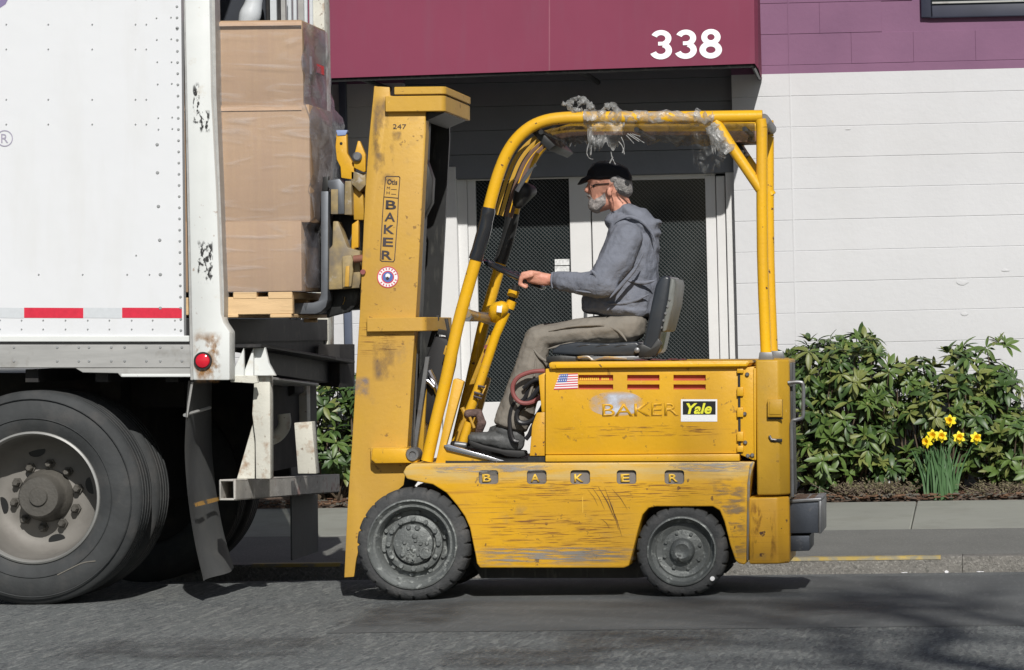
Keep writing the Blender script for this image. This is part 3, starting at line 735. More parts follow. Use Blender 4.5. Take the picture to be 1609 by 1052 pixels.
# scuffs, rust and the lamp on the near post
for x0,y0,x1,y1 in ((303,128,314,202),(312,172,331,208),(310,376,324,446),(322,374,335,446)):
    decal(rect(x0,y0,x1,y1), -.022, SCUFF, cp, 'scuff_mark')
decal(rect(303,520,350,602), -.022, RUST, cp, 'rust_patch')
m = MB(); c = pp([(319.5,566.5)], -.022)[0]
m.lathe(c, [(sc(14),-.022),(sc(14),-.036),(sc(11.5),-.036),(sc(11.5),-.03)], 28)
lamp = part(m, 'marker_lamp', BLK, tr); m = MB(); m.lathe(c, [(sc(11.6),-.032),(sc(10.5),-.042),(sc(6),-.048),(0,-.050)], 28); part(m, 'lamp_lens', REDL, lamp)
# reflective tape
for x0, x1, mt in ((38,131,RED),(192,286,RED),(131.5,191.5,TAPEW),(-60,-2,RED),(-1.5,37.5,TAPEW)):
    decal([(x0,483+.006*x0*0),(x1,483.5),(x1,499.5),(x0,499)], 0, mt, side, 'reflective_tape', lift=.0015)
# rivets
def rivets(pts, r, Y, parent):
    m = MB()
    for x, y in pts:
        c = P(x, y, Y); v = []
        n = 8
        r0 = [m.bm.verts.new(c + Vector((sc(r)*math.cos(2*math.pi*k/n), 0, sc(r)*math.sin(2*math.pi*k/n)))) for k in range(n)]
        r1 = [m.bm.verts.new(c + Vector((sc(r*.6)*math.cos(2*math.pi*k/n), -.0045, sc(r*.6)*math.sin(2*math.pi*k/n)))) for k in range(n)]
        for k in range(n): m.bm.faces.new((r0[k], r0[(k+1)%n], r1[(k+1)%n], r1[k]))
        m.bm.faces.new(r1)
    return part(m, 'rivets', T_RIVET, parent, smooth=0, kind='stuff')
big = [(278+ (y-10)*.0165*.75, y) for y in [10+17.55*i for i in range(30)]]
rivets(big, 2.3, 0, side)
sm = [(268.5+.012*y, y) for y in (27,61,97,131,184,202)] + [(245.5+.018*y, y) for y in (28,62,97,132,185,203)]
for y in (38,77,156,195,-2,-41): sm += [(76,y),(145,y),(213,y),(230,y),(10,y)]
sm += [(214,401),(61,431),(130,431),(200,431),(235,431),(-10,431)]
for y in (503,517,530): sm += [(x,y) for x in (34,68,103,138,172,207,240,275,0)]
rivets(sm, 1.5, 0, side)
rivets([(247,227),(247.5,271),(249,324),(251,377),(252,431),(278.5,44),(252,484)], 2.9, 0, side)
rivets([(x,y) for y in (545.5,567) for x in (22,90,124,140,175,196,230,252,286,-20)], 2.3, -.006, rail)
# printed marks near the front of the visible side
m = MB(); cc = (5, 217)
def ringpx(m, cx, cy, r, w, Y, lift, n=28, mi=0, rx=1):
    a = [P(cx+rx*r*math.cos(2*math.pi*k/n), cy+r*math.sin(2*math.pi*k/n), Y)-Vector((0,lift,0)) for k in range(n)]
    b_ = [P(cx+rx*(r-w)*math.cos(2*math.pi*k/n), cy+(r-w)*math.sin(2*math.pi*k/n), Y)-Vector((0,lift,0)) for k in range(n)]
    va = [m.bm.verts.new(p) for p in a]; vb = [m.bm.verts.new(p) for p in b_]
    for k in range(n): m.bm.faces.new((va[k], va[(k+1)%n], vb[(k+1)%n], vb[k])).material_index = mi
def discpx(m, cx, cy, r, Y, lift, n=28, mi=0):
    m.bm.faces.new([m.bm.verts.new(P(cx+r*math.cos(2*math.pi*k/n), cy+r*math.sin(2*math.pi*k/n), Y)-Vector((0,lift,0))) for k in range(n)]).material_index = mi
PURP = M('purple_print', (.22,.18,.32), rough=.5); GMARK = M('grey_violet_print', (.34,.32,.40), rough=.5)
ringpx(m, 7.5, 217, 13, 1.6, 0, .002); part(m, 'registered_mark', GMARK, side, smooth=0)
lettering('R', 7.5, 217, 11, 14, 0, GMARK, side)
decal([(-60,-60),(17,-60),(14,-4),(9,6),(0,12),(-60,14)], 0, PURP, side, 'printed_emblem')
# rear sill, gussets and bumper
dz = -.05
def sillbox(name, mat, x0, x1, yt, yb, Y0, Y1, drop, bevel=.004, parent=tr):
    m = MB(); a = P(x0, yt, Y0); b_ = P(x1, yb, Y0); v = []
    for (y, d) in ((Y0, 0), (Y1, drop)):
        v += [m.bm.verts.new((a.x, y, b_.z+d)), m.bm.verts.new((b_.x, y, b_.z+d)), m.bm.verts.new((b_.x, y, a.z+d)), m.bm.verts.new((a.x, y, a.z+d))]
    for f in ((0,1,2,3),(7,6,5,4),(0,4,5,1),(1,5,6,2),(2,6,7,3),(3,7,4,0)): m.bm.faces.new([v[i] for i in f])
    return part(m, name, mat, parent, bevel=bevel, seg=1)
sillbox('rear_sill', T_SILL, 300, 352, 504, 541, .092, TW-.0, -.10)  # near-black sill colour carries the pallet's shade
m = MB(); m.px([(500,541),(534,541),(534,609),(500,605)], 2.1, TW); part(m, 'dock_bumper', T_DARK, tr, bevel=.004)
led = sillbox('rear_ledge', T_SILL, 330, 411, 541, 546, .095, TW-.2, -.10)
sillbox('rear_ledge', T_SILL, 378, 398, 546, 585, .35, TW-.2, -.09)
sillbox('rear_ledge', T_RAIL, 365, 425, 592, 596, .3, 1.4, -.05)
for k, (x0, x1) in enumerate(((366,383),(384,398))):
    m = MB(); m.px([(x0,597),(x0,582),(x1,546),(x1,600)], .10+.03*k, .125+.03*k); part(m, 'gusset', T_POST, tr, bevel=.002, seg=1)
m = MB(); m.px([(399,545),(416,545),(422,570),(433,590),(402,590),(399,590)], .16, .19); part(m, 'gusset', T_POST, tr, bevel=.002, seg=1)
m = MB(); m.px([(362,590),(402,590),(405,601),(398,602),(362,600)], .095, .13); part(m, 'step_plate', T_RUSTY, tr, bevel=.002, seg=1)
m = MB(); m.px([(400,590),(424,590),(425,752),(402,752),(401,690),(396,650),(399,600)], .20, .27); part(m, 'bumper_post', T_RUSTY, tr, bevel=.004)
m = MB(); m.px([(400,655),(400,752),(372,752)], .25, .262); part(m, 'bumper_brace', T_RUSTY, tr, bevel=.002, seg=1)
m = MB(); m.px([(330,590),(356,590),(358,735),(333,735)], 1.75, 1.83, ref=0); part(m, 'bumper_post', T_RUSTY, tr, bevel=.004)
m = MB(); m.px([(306,590),(352,590),(354,628),(330,640),(310,620)], 1.5, 1.72, ref=0); part(m, 'spring_hanger', T_DARK, tr, bevel=.004)
m = MB(); m.px([(462,664),(490,662),(497,744),(468,744)], .80, .88); part(m, 'bumper_post', T_RUSTY, tr, bevel=.004)
m = MB(); m.tube(cpx([(446,650),(447,668),(436,684),(418,692)], 1.0), .032, 12); part(m, 'bent_pipe', T_RUSTY, tr)
sillbox('bumper_bar', BUMPER, 366, 371, 754, 786, .02, TW-.1, -.085)
sillbox('bumper_bar', BUMPER, 344, 371, 753, 756, .02, TW-.1, -.085)
sillbox('bumper_bar', BUMPER, 344, 371, 783, 786, .02, TW-.1, -.085)
sillbox('bumper_bar', BUMPER, 344, 347, 754, 786, .02, TW-.1, -.085)
m = MB(); a_ = P(456, 600, 1.8); m.box(a_.x-.008, a_.x, 1.8, 2.45, P(456,880,1.8).z, a_.z); part(m, 'mudflap', MUD, tr, smooth=0)
m = MB(); a_ = P(404, 600, .8); m.box(a_.x-.01, a_.x, .75, 1.79, P(404,745,.8).z, a_.z+.05); part(m, 'dark_fill_plate', T_DARK, tr, smooth=0)  # added dark plate hiding lit ground so the underside reads black
m = MB(); a_ = P(345, 600, .5); m.box(a_.x-.6, a_.x-.5, .6, 1.9, P(345,800,.5).z, a_.z+.05); part(m, 'dark_fill_box', T_DARK, tr, smooth=0)  # invented box, more dark fill under the trailer
m = MB(); m.px([(300,595),(455,600),(455,750),(300,760)], 2.0, 2.03); part(m, 'dark_fill_plate', T_DARK, tr, smooth=0)  # far dark sheet added to cover the pale wall, deepening the underside's shade
# near mudflap, hung across the trailer and curled towards the rear
m = MB(); path = [(296,598),(291,660),(288,720),(293,790),(305,855),(322,913)]
pc = cpx(path, -.0, 5); n = len(pc)
rows_ = []
for i, p in enumerate(pc):
    row = []
    for j in range(9):
        y = .0 + .66*j/8; w = .02*math.sin(j*.9+i*.14)*(i/n)
        row.append(m.bm.verts.new((p.x + w - .05*(j/8)*(1-i/n), y, p.z + .015*(j/8))))
    rows_.append(row)
for i in range(n-1):
    for j in range(8): m.bm.faces.new((rows_[i][j], rows_[i+1][j], rows_[i+1][j+1], rows_[i][j+1]))
r = bmesh.ops.solidify(m.bm, geom=m.bm.faces[:], thickness=.010)
flap = part(m, 'mudflap', MUD, tr, smooth=60)
m = MB(); q0 = P(297, 795, 0); m.face([(q0.x+.011, .02, q0.z+.012), (q0.x+.018, .02, q0.z-.008), (q0.x+.03, .5, q0.z+.0), (q0.x+.024, .5, q0.z+.02)]); part(m, 'orange_scuff', MUDO, flap, smooth=0)
m = MB(); m.tube([P(302,600,.02), P(293,655,.02)], .006, 6); m.tube([P(290,652,.02), P(330,640,.3)], .008, 6); part(m, 'flap_bracket', T_RAIL, tr)
# undercarriage
m = MB(); m.pxbox(-700, 290, 586, 640, .8, .95); m.pxbox(-700, 290, 586, 640, 1.6, 1.75)
for x in (40, 150, 260): m.pxbox(x, x+20, 580, 600, .06, TW-.06)
part(m, 'chassis_beam', T_DARK, tr, smooth=0)
wc = pp([(52,782)])[0]
m = MB(); m.tube([(wc[0], .2, wc[1]), (wc[0], TW-.2, wc[1])], .09, 12); m.pxbox(0, 110, 640, 770, .7, 1.0); m.pxbox(0, 110, 640, 770, 1.5, 1.8); part(m, 'axle', T_DARK, tr, smooth=0)
def truck_wheel(y0, y1, dzz=0, outer=True):
    c = (wc[0], wc[1]+dzz); RR = wc[1]; w = y1-y0
    sgn = 1 if outer else -1
    ya, yb = (y0, y1)
    wh = empty('wheel', Vector((c[0], y0, c[1])) - OFF[tr.name], parent=tr); OFF[wh.name] = Vector((c[0], y0, c[1]))
    m = MB()
    def tread(k, i): return 0
    pf = [(.300, ya+.035), (.33, ya+.012), (.38, ya+.0), (.44, ya+.004), (RR-.03, ya+.022), (RR-.012, ya+.034), (RR, ya+.05)]
    for g_ in (.25,.42,.58,.75): pf += [(RR, ya+w*g_-.008), (RR-.012, ya+w*g_-.006), (RR-.012, ya+w*g_+.006), (RR, ya+w*g_+.008)]
    pf += [(RR, yb-.05), (RR-.03, yb-.022), (.44, yb-.004), (.38, yb), (.33, yb-.012), (.300, yb-.035)]
    m.lathe(c, pf, 96); part(m, 'tyre', TYRE, wh, smooth=40)
    if y0 > .1: m = MB(); ym = (ya+yb)/2; m.lathe(c, [(.305,ya+.03),(.29,ym),(0,ym)], 40); part(m, 'rim', T_DARK, wh)
    return wh, c
# outer and inner dual tyres, near side
wh, c = truck_wheel(-.02, .255)
m = MB(); m.lathe(c, [(.310,.02),(.306,.0),(.298,-.006),(.294,.0),(.290,.03)], 72); part(m, 'rim_edge', RIMB, wh)
m = MB(); m.lathe(c, [(.365,-.0185),(.368,-.023),(.371,-.0185)], 72); m.lathe(c, [(.455,-.0155),(.458,-.019),(.461,-.0135)], 72); part(m, 'sidewall_rib', TYRE, wh)
m = MB(); m.tube(cpx([(90,903),(110,893),(130,884),(150,881)], -.022), .003, 6, flat=(.3,1)); part(m, 'sidewall_scrape', M('pale_scrape', (.16,.15,.13), rough=.9), wh)
m = MB(); m.lathe(c, [(.30,.01),(.292,.03),(.284,.07),(.276,.13),(.266,.17),(.25,.20),(.21,.225),(.165,.228),(.15,.222),(.0,.222)], 72)
rim = part(m, 'rim', RIM, wh)
for k in range(4):
    a = R(90*k - 78); m = MB(); cc_ = (c[0]+.212*math.cos(a), c[1]+.212*math.sin(a))
    mm = Matrix.Rotation(-a, 3, 'Y'); ring = []
    ring = [m.bm.verts.new(Vector((cc_[0], .219, cc_[1])) + mm @ Vector((.026*math.cos(t), 0, 0.040*math.sin(t)))) for t in [2*math.pi*i/20 for i in range(20)]]
    m.bm.faces.new(ring); part(m, 'hand_hole', BLACKP, wh, smooth=0)
m = MB(); m.lathe(c, [(.125,.225),(.12,.19),(.105,.17),(.098,.155),(.098,.10),(.09,.085),(.0,.085)], 40); m.lathe(c, [(.045,.087),(.04,.073),(.0,.073)], 24); part(m, 'hub', HUB, wh, bevel=0)
for k in range(10):
    m = MB(); a = 2*math.pi*k/10 + .2; cc_ = (c[0]+.150*math.cos(a), c[1]+.150*math.sin(a))
    m.lathe(cc_, [(.024,.226),(.024,.21),(.017,.21),(.017,.185),(.012,.175),(0,.175)], 6); part(m, 'wheel_nut', HUB, wh, smooth=0)
truck_wheel(.30, .575)
truck_wheel(TW-.275-.3, TW-.30, -.05); truck_wheel(TW-.255, TW+.02, -.05)

# ------------------------------------------------------------------ pallet, cartons and stretch film
LY0, LY1 = .10, .98
pal = empty('wooden_pallet', P(300, 500, .5), 'pale pine pallet under the wrapped cartons, carried on the forks into the trailer', 'pallet')
def pbar(name, x0, x1, yt, yb, y0, y1, bevel=.003, mat=PINE):
    m = MB(); a, b_ = P(x0, yt, LY0), P(x1, yb, LY0); m.box(a.x, b_.x, y0, y1, b_.z, a.z); return part(m, name, mat, pal, bevel=bevel, seg=1)
for x0 in (72, 130, 188, 246, 312, 366, 421): pbar('deck_board', x0, x0+37 if x0 != 421 else 459, 458.5, 469, LY0, LY1)
for k, y0 in enumerate((LY0+.003, .50, LY1-.045)): pbar('stringer', 70, 459.5 if k == 0 else 456, 470, 493, y0, y0+.04)
for x0 in (72, 160, 250, 340, 424): pbar('bottom_board', x0, x0+34, 493.5, 498.5, LY0, LY1)
m = MB(); a = P(486, 488, .9); m.box(a.x, P(497,488,.9).x, .88, .93, P(486,503,.9).z, a.z); m.box(P(478,496,.9).x, P(497,488,.9).x, .88, .93, P(486,506,.9).z, P(486,500,.9).z)
part(m, 'stringer', PINE, pal, bevel=.002)
def carton(x0, x1, yt, yb, y0, y1, label, dent=0, tape=None):
    m = MB(); a, b_ = P(x0, yt, y0), P(x1, yb, y0)
    m.box(a.x, b_.x, y0, y1, b_.z, a.z)
    for v in m.bm.verts: v.co += Vector((random.Random(int(v.co.x*97+v.co.z*31)).uniform(-.004,.004), 0, 0))
    o = top(m, 'cardboard_box', CARD, label, 'cardboard box', 'cartons stacked on the pallet', bevel=.006)
    return o
def childpx(o, m, name, mat): return part(m, name, mat, o, smooth=0)
c1 = carton(110, 476, 35, 165, LY0+.02, .66, 'top brown carton of the wrapped stack, with a red sticker on its end')
c2 = carton(110, 487, 168, 349, LY0+.005, .64, 'middle and tallest brown carton of the wrapped stack')
c3 = carton(110, 475, 350.5, 457, LY0, .64, 'bottom brown carton of the stack, standing directly on the pallet')
m = MB(); a = P(477,35,LY0+.02)
def endquad(m, px, y0_, y1_, zt, zb, lift=.003):
    x = P(px, 100, LY0).x + lift; m.face([(x, y0_, zb), (x, y1_, zb), (x, y1_, zt), (x, y0_, zt)])
endquad(m, 477, .38, .55, P(477, 92, .1).z, P(477, 106, .1).z); childpx(c1, m, 'red_sticker', REDST)
m = MB(); endquad(m, 477, .22, .27, P(477, 84, .1).z, P(477, 112, .1).z); childpx(c1, m, 'shipping_label', WHITEP)
for o_, xx, yy0, yy1, ym in ((c2, 350, 168, 349, LY0+.004),):
    m = MB(); a, b_ = P(xx-1.2, yy0, ym), P(xx+1.2, yy1, ym); m.face([(a.x, ym-.0015, b_.z), (b_.x, ym-.0015, b_.z), (b_.x, ym-.0015, a.z), (a.x, ym-.0015, a.z)]); childpx(o_, m, 'carton_flap_edge', CARDD)
for o_, yy in ((c1, 37.5), (c2, 171)):
    m = MB(); a, b_ = P(112, yy, LY0), P(474, yy+1.6, LY0); m.face([(a.x, LY0-.001, b_.z), (b_.x, LY0-.001, b_.z), (b_.x, LY0-.001, a.z), (a.x, LY0-.001, a.z)])
    childpx(o_, m, 'carton_flap_edge', M('pale_carton_edge', (.56,.38,.25), rough=.8))
# stretch film wound round the stack: near face, billowing end
NZ, NX = 46, 26
def film_sheet(name, mat, xfun, y0_, y1_, z0_, z1_, seed, parent, amp=.012, n=30):
    m = MB(); g_ = {}
    for i in range(n+1):
        for j in range(n+1):
            z = z0_ + (z1_-z0_)*i/n; t = j/n
            x, y = xfun(t, z)
            q = noise.noise(Vector((x*6+seed, y*6, z*14)))*amp
            g_[i, j] = m.bm.verts.new((x + q, y - abs(q)*.5, z))
    for i in range(n):
        for j in range(n): m.bm.faces.new((g_[i,j], g_[i,j+1], g_[i+1,j+1], g_[i+1,j]))
    return part(m, name, mat, parent, smooth=80)
zt_, zm1, zm2, zb2 = P(480,34,LY0).z, P(480,167,LY0).z, P(480,350,LY0).z, P(480,458,LY0).z
fr = empty('stretch_film', P(480, 456, .1), 'clear plastic stretch film wound round the carton stack and bulging at its right end', 'plastic film')
xL = P(338, 300, LY0).x
def edge_px(z):
    if z > zm1: t = (z-zm1)/(zt_-zm1); return 481 - 3*t
    if z > zm2: return 489
    return 479
def near(t, z): return xL + (P(edge_px(z), 300, LY0).x - xL)*t, LY0 - .008
film_sheet('near_side_film', FILM, near, 0, 0, zb2+.0, zt_, 3, fr, amp=.003)
def prof_px(z):
    t = (zt_-z)/(zt_-zb2)
    for (a, va), (b_, vb) in (((0,0),(.06,2)),((.06,2),(.22,4)),((.22,4),(.30,10)),((.30,10),(.36,18)),((.36,18),(.48,10)),((.48,10),(.75,4)),((.75,4),(1.001,10))):
        if a <= t <= b_: return va + (vb-va)*(t-a)/(b_-a)
    return 20
def end(t, z):
    x0_ = P(edge_px(z), 300, LY0).x; b_ = sc(prof_px(z))
    return x0_ + b_*math.sin(min(1,t*1.15)*math.pi*.5)*.8, LY0 + .56*t
film_sheet('end_film', FILMG, end, 0, 0, zb2+.02, zt_+.0, 9, fr, amp=.022)

# ------------------------------------------------------------------ forklift
FW = .95
fk = empty('forklift', P(860, 943, .45), 'yellow sit-down electric forklift with worn paint and overhead guard, loading the trailer', 'forklift')
fk.location.z = 0; OFF[fk.name] = Vector(fk.location)
def fpx(name, mat, pts, y0, y1, bevel=.004, parent=fk, seg=2, smooth=35, ref=None, **k):
    m = MB(); m.px(pts, y0, y1, ref=ref); return part(m, name, mat, parent, bevel=bevel, seg=seg, smooth=smooth, **k)
sk = [(633,742),(638,733),(646,728),(1186,725),(1181,742),(1178,762),(1175,783),(1174,830),(1173,883),(1170,887),(1160,885),(1155,879),(1147,855),(1138,819),(1131,802),(1120,795.5),(1031,795.5),(1019,798),(1010,808),(1003,831),(994,867),(988,889),(980,892),(754,892),(749,885),(747,872),(743,853),(738,829),(730,811),(718,794),(701,774),(680,761),(654,756),(639,752)]
def cutter(pts, y0, y1, bev=0):
    m = MB(); m.px(pts, y0, y1); me = finish(m.bm, 'cut', POCK, 0, bev, 3); o = bpy.data.objects.new('cut', me); link(o); return o
def booled(o, cutters):
    for c_ in cutters:
        md = o.modifiers.new('b', 'BOOLEAN'); md.operation = 'DIFFERENCE'; md.solver = 'EXACT'; md.object = c_
    bpy.context.view_layer.update(); me = evalmesh(o, o.name); o.modifiers.clear(); o.data = me
    for c_ in cutters: bpy.data.objects.remove(c_)
    me.set_sharp_from_angle(angle=R(30))
def rrect(x0, y0, x1, y1, r=4, n=4):
    out = []
    for cx, cy, a0 in ((x1-r, y0+r, -90), (x1-r, y1-r, 0), (x0+r, y1-r, 90), (x0+r, y0+r, 180)):
        for i in range(n+1): a = R(a0 + 90*i/n); out.append((cx + r*math.cos(a), cy + r*math.sin(a)))
    return out
# skirt with a rounded shoulder: build from stacked outlines
m = MB(); m.px(sk, 0, FW)
skirt = part(m, 'body_skirt', Y_SKIRT, fk, bevel=.016, seg=4, smooth=40)
pk = (765, 841, 909.5, 982.5, 1058)
cuts = [cutter(rrect(x-15.5, 739, x+15.5, 761, 5), -.05, .018) for x in pk]
skirt.data.materials.append(POCK)
booled(skirt, cuts)
for ch, x in zip('BAKER', pk):
    m = MB(); m.px(rrect(x-15, 739.5, x+15, 760.5, 5), .0165, .0175); part(m, 'letter_recess', POCK, fk, smooth=0)
    lettering(ch, x, 750.5, 14, 12.5, .016, LETY, fk, name='raised_letter', bold=.02, depth=.004, lift=.006)
decal([(655,729),(850,727),(850,739),(670,741)], -.0, WORN, skirt, 'worn_steel_patch') if False else None
WPAT = M('worn_shiny_patch', (.62,.60,.58), rough=.3, metal=.6, var=.15, alpha=(16,(1,1,7),.40,.62,.8))
decal([(668,730),(870,728),(870,742),(690,743)], -.0, WPAT, skirt, 'worn_patch', lift=.0015)
decal([(1040,726),(1184,725),(1178,742),(1080,740)], -.0, WPAT, skirt, 'worn_patch', lift=.0015)
decal([(745,858),(1000,860),(1000,884),(750,884)], -.0, M('worn_grey_band', (.26,.25,.23), rough=.6, alpha=(7,(1,1,16),.44,.56,.8)), skirt, 'worn_patch', lift=.0015)
decal([(1118,745),(1173,742),(1172,880),(1160,880),(1142,810),(1134,798),(1122,790)], -.0, M('side_wear', (.27,.20,.12), rough=.7, alpha=(10,(1,1,4),.46,.60,.75)), skirt, 'grime_patch', lift=.0015)
decal([(1178,784),(1220,784),(1220,880),(1178,880)], .0, M('vertical_wear', (.24,.10,.03), rough=.8, alpha=(16,(1,1,.35),.50,.62,.85)), cwl, 'grime_patch', lift=.0015) if 0 else None
decal([(760,745),(1130,765),(1100,790),(760,790)], -.0, SCRM, skirt, 'scratches', lift=.0012)
decal([(750,800),(995,800),(1000,870),(752,870)], -.0, SCRM, skirt, 'scratches', lift=.0012)
m = MB()
for (x0,y0,x1,y1,w) in ((931,766,950,800,.9),(940,764,966,815,1.6),(950,766,972,832,1.3),(958,790,977,842,1.0),(962,768,986,800,.8),(923,768,940,795,.6),(945,815,958,830,.7)):
    a, b_ = P(x0,y0,0), P(x1,y1,0); t = (b_-a).normalized(); nn = Vector((-t.z,0,t.x))*sc(w)*.5; md_ = (a+b_)/2 + Vector((sc(1.5),0,sc(1)))
    for p_, q_, w0, w1 in ((a, md_, .2, 1), (md_, b_, 1, .3)):
        m.face([p_-nn*w0-Vector((0,.0018,0)), q_-nn*w1-Vector((0,.0018,0)), q_+nn*w1-Vector((0,.0018,0)), p_+nn*w0-Vector((0,.0018,0))])
part(m, 'gouges', VSCR, skirt, smooth=0)
m = MB(); a, b_ = P(915,780,0), P(915.5,805,0); m.box(a.x, a.x+.003, -.002, -.0012, b_.z, a.z); part(m, 'gouges', LETY, skirt, smooth=0)
fpx('chassis_core', DSTEEL, [(660,760),(1160,760),(1160,872),(1140,890),(1000,908),(756,908),(740,880),(700,840)], .30, FW-.26, bevel=0)  # bottom lowered to block the lit kerb, keeping the gap below black
fpx('floor_pan', DSTEEL, [(700,724),(870,724),(870,729),(700,729)], .03, FW-.03, bevel=0)
# battery box
bb = [(857,569),(1161,569),(1161,719),(857,719)]
bx = fpx('battery_box', Y_BODY, [(857,579),(1161,577),(1162,712),(857,714)], .012, FW-.012, bevel=.004)
sl = []
for x in ((906,961),(983,1034),(1056,1107)):
    for y in ((589,598),(604,612)): sl.append(cutter([(x[0],y[0]),(x[1],y[0]),(x[1],y[1]),(x[0],y[1])], -.05, .05))
booled(bx, sl)
m = MB(); m.px(rect(900,585,1112,616), .034, .04); part(m, 'battery', REDV, fk, smooth=0)
m = MB(); q = random.Random(2)
for k in range(15):
    if k != 10: m.face([P(x, y, .034)-Vector((0,.002,0)) for x, y in rect(911+3.1*k, 593-q.random(), 913.2+3.1*k, 597)])
part(m, 'worn_battery_print', LETY, fk, smooth=0, kind='stuff')
fpx('box_lid', Y_BODY, [(862,571),(866,568.5),(1175,566.5),(1178,570),(1172,577),(864,579)], -.012, FW+.0, bevel=.004)
fpx('lid_edge_bead', Y_TUBE, [(872,572),(1173,569.5),(1173,575),(874,578)], -.018, -.011, bevel=.002)
fpx('base_ledge', Y_BODY, [(857,715),(1162,713),(1162,724),(857,725)], -.002, FW, bevel=.003)
fpx('base_slot', DSTEEL, [(830,717),(857,717),(857,725.5),(830,725.5)], .05, FW-.05, bevel=0)
fpx('front_apron', Y_CWL, [(836,668),(843,648),(857,647),(857,716),(832,716)], .05, FW-.05, bevel=.004)
fpx('front_apron', Y_BODY, [(846,590),(857,585),(857,647),(851,647)], .05, FW-.05, bevel=.003)
fpx('hinge_panel', Y_BODY, [(1162.5,577),(1185,576),(1187,724),(1163,714)], .006, FW-.006, bevel=.004)
fpx('panel_gap', DSTEEL, [(1159.5,578),(1163,578),(1164,714),(1160.5,714)], .004, .0118, bevel=0)
for y0, y1 in ((579,586),(608,622),(640,655),(678,693),(700,710)): fpx('hinge_knuckle', Y_BODY, [(1158,y0),(1168,y0),(1168,y1),(1158,y1)], -.008, .01, bevel=.003)
m = MB()
for x, y in ((1174,588),(1170,650),(1171,695),(1175,716),(1182,715)): m.lathe(pp([(x,y)], .0)[0], [(.010,.006),(.010,-.002),(.006,-.007),(0,-.007)], 10)
part(m, 'panel_bolts', STEEL, fk)
BAKL = M('raised_baker_edge', (.44,.22,.03), rough=.7, var=.2)
lettering('BAKER', 1006.5, 643.5, 120, 20, .012, BAKL, bx, name='embossed_lettering_edge', bold=.010, lift=.002)
lettering('BAKER', 1006, 643, 119, 19, .012, Y_BODY, bx, name='embossed_lettering', bold=-.002, lift=.0035, depth=.0015)
m = MB(); cpt = P(968, 634, .012)
ov = m.bm.faces.new([m.bm.verts.new(cpt + Vector((sc(44)*math.cos(a)*1.0, -.0082*0-.0015, sc(20)*math.sin(a)))) for a in [2*math.pi*i/24 for i in range(24)]])
part(m, 'overspray_patch', PRIMER, bx, smooth=0)
decal([(860,672),(1160,664),(1160,682),(860,690)], .012, SCRM, bx, 'scratches', lift=.0012)
# flag sticker
fl = [(879,587.5),(908,586),(908,611),(870,612)]
def fq(u, v): # u 0..1 left-right, v 0..1 top-bottom, with a wavy left edge
    xl = 879 - 9*v + 2*math.sin(v*6)*0; xr = 908; return (xl + (xr-xl)*u, 587.5 - 1.5*u + 24.5*v)
m = MB()
for k in range(13):
    v0, v1 = k/13, (k+1)/13
    u0 = .42 if k < 7 and False else 0
    m.face([P(*fq(u0,v0), .012)-Vector((0,.002,0)), P(*fq(1,v0), .012)-Vector((0,.002,0)), P(*fq(1,v1), .012)-Vector((0,.002,0)), P(*fq(u0,v1), .012)-Vector((0,.002,0))], k % 2)
m.face([P(*fq(.05,.0), .012)-Vector((0,.003,0)), P(*fq(.48,.0), .012)-Vector((0,.003,0)), P(*fq(.48,.53), .012)-Vector((0,.003,0)), P(*fq(.05,.53), .012)-Vector((0,.003,0))], 2)
for r_ in range(3):
    for c_ in range(4):
        u, v = .11+.1*c_, .09+.16*r_; s_ = .018
        m.face([P(*fq(u-s_,v-s_*2), .012)-Vector((0,.0036,0)), P(*fq(u+s_,v-s_*2), .012)-Vector((0,.0036,0)), P(*fq(u+s_,v+s_*2), .012)-Vector((0,.0036,0)), P(*fq(u-s_,v+s_*2), .012)-Vector((0,.0036,0))], 1)
part(m, 'flag_sticker', [FLAGR, FLAGW, FLAGB], bx, smooth=0)
ys = decal(rect(1070,627,1127,662), .012, FLAGW, bx, 'maker_sticker')
m = MB(); m.face([P(x,y,.012)-Vector((0,.0032,0)) for x, y in rect(1073,630,1124.5,651)]); part(m, 'sticker_panel', BLACKP, bx, smooth=0)
lettering('Yale', 1098.5, 641.5, 40, 17, .012, YALE, bx, bold=.03, shear=.25, lift=.0048)
lettering('dealer service', 1098, 656.5, 42, 4, .012, M('grey_print', (.35,.36,.40), rough=.5), bx, lift=.004) if False else None
# counterweight
m = MB()
def cwp(x0, x1, xc, yt, yb, mat, name, ych=.10):
    a, b_, c_ = P(x0, yt), P(x1, yt), P(xc, yt); zb_ = P((x0+x1)/2, yb).z; zt2 = P((x0+x1)/2, yt).z
    m = MB(); m.zprism([(a.x, .0), (b_.x, .0), (c_.x, ych), (c_.x, FW-.4-ych), (b_.x-.06, FW-.2), (b_.x, FW), (a.x, FW)], zb_, zt2); return m, part(m, name, mat, fk, bevel=.010, seg=3)
_, cw = cwp(1187, 1222, 1239, 565, 778, Y_CW, 'counterweight', .06)
_, cwl = cwp(1176, 1221, 1239, 781, 886, Y_CWL, 'counterweight_base', .05)
fpx('rear_grille_edge', DSTEEL, [(1237,569),(1245,570),(1248,778),(1240,778)], .09, .30, bevel=.003)
fpx('corner_bead', Y_BODY, [(1184,578),(1187.5,578),(1188,722),(1185,722)], -.004, .02, bevel=.002)
fpx('corner_bead', WORN, [(1174,760),(1178,730),(1184,724),(1180,742),(1178,765),(1176,880),(1173,880)], -.003, .02, bevel=.001)
lt = fpx('latch_box', Y_CW, [(1206,627),(1229,627),(1229,655),(1206,655)], -.03, .02, bevel=.004)
fpx('latch_recess', DSTEEL, [(1206,656),(1230,656),(1230,658.5),(1208,658.5)], -.012, -.001, bevel=0)
fpx('latch_face', Y_CW, [(1209,631),(1227,631),(1227,651),(1209,651)], -.034, -.03, bevel=.001)
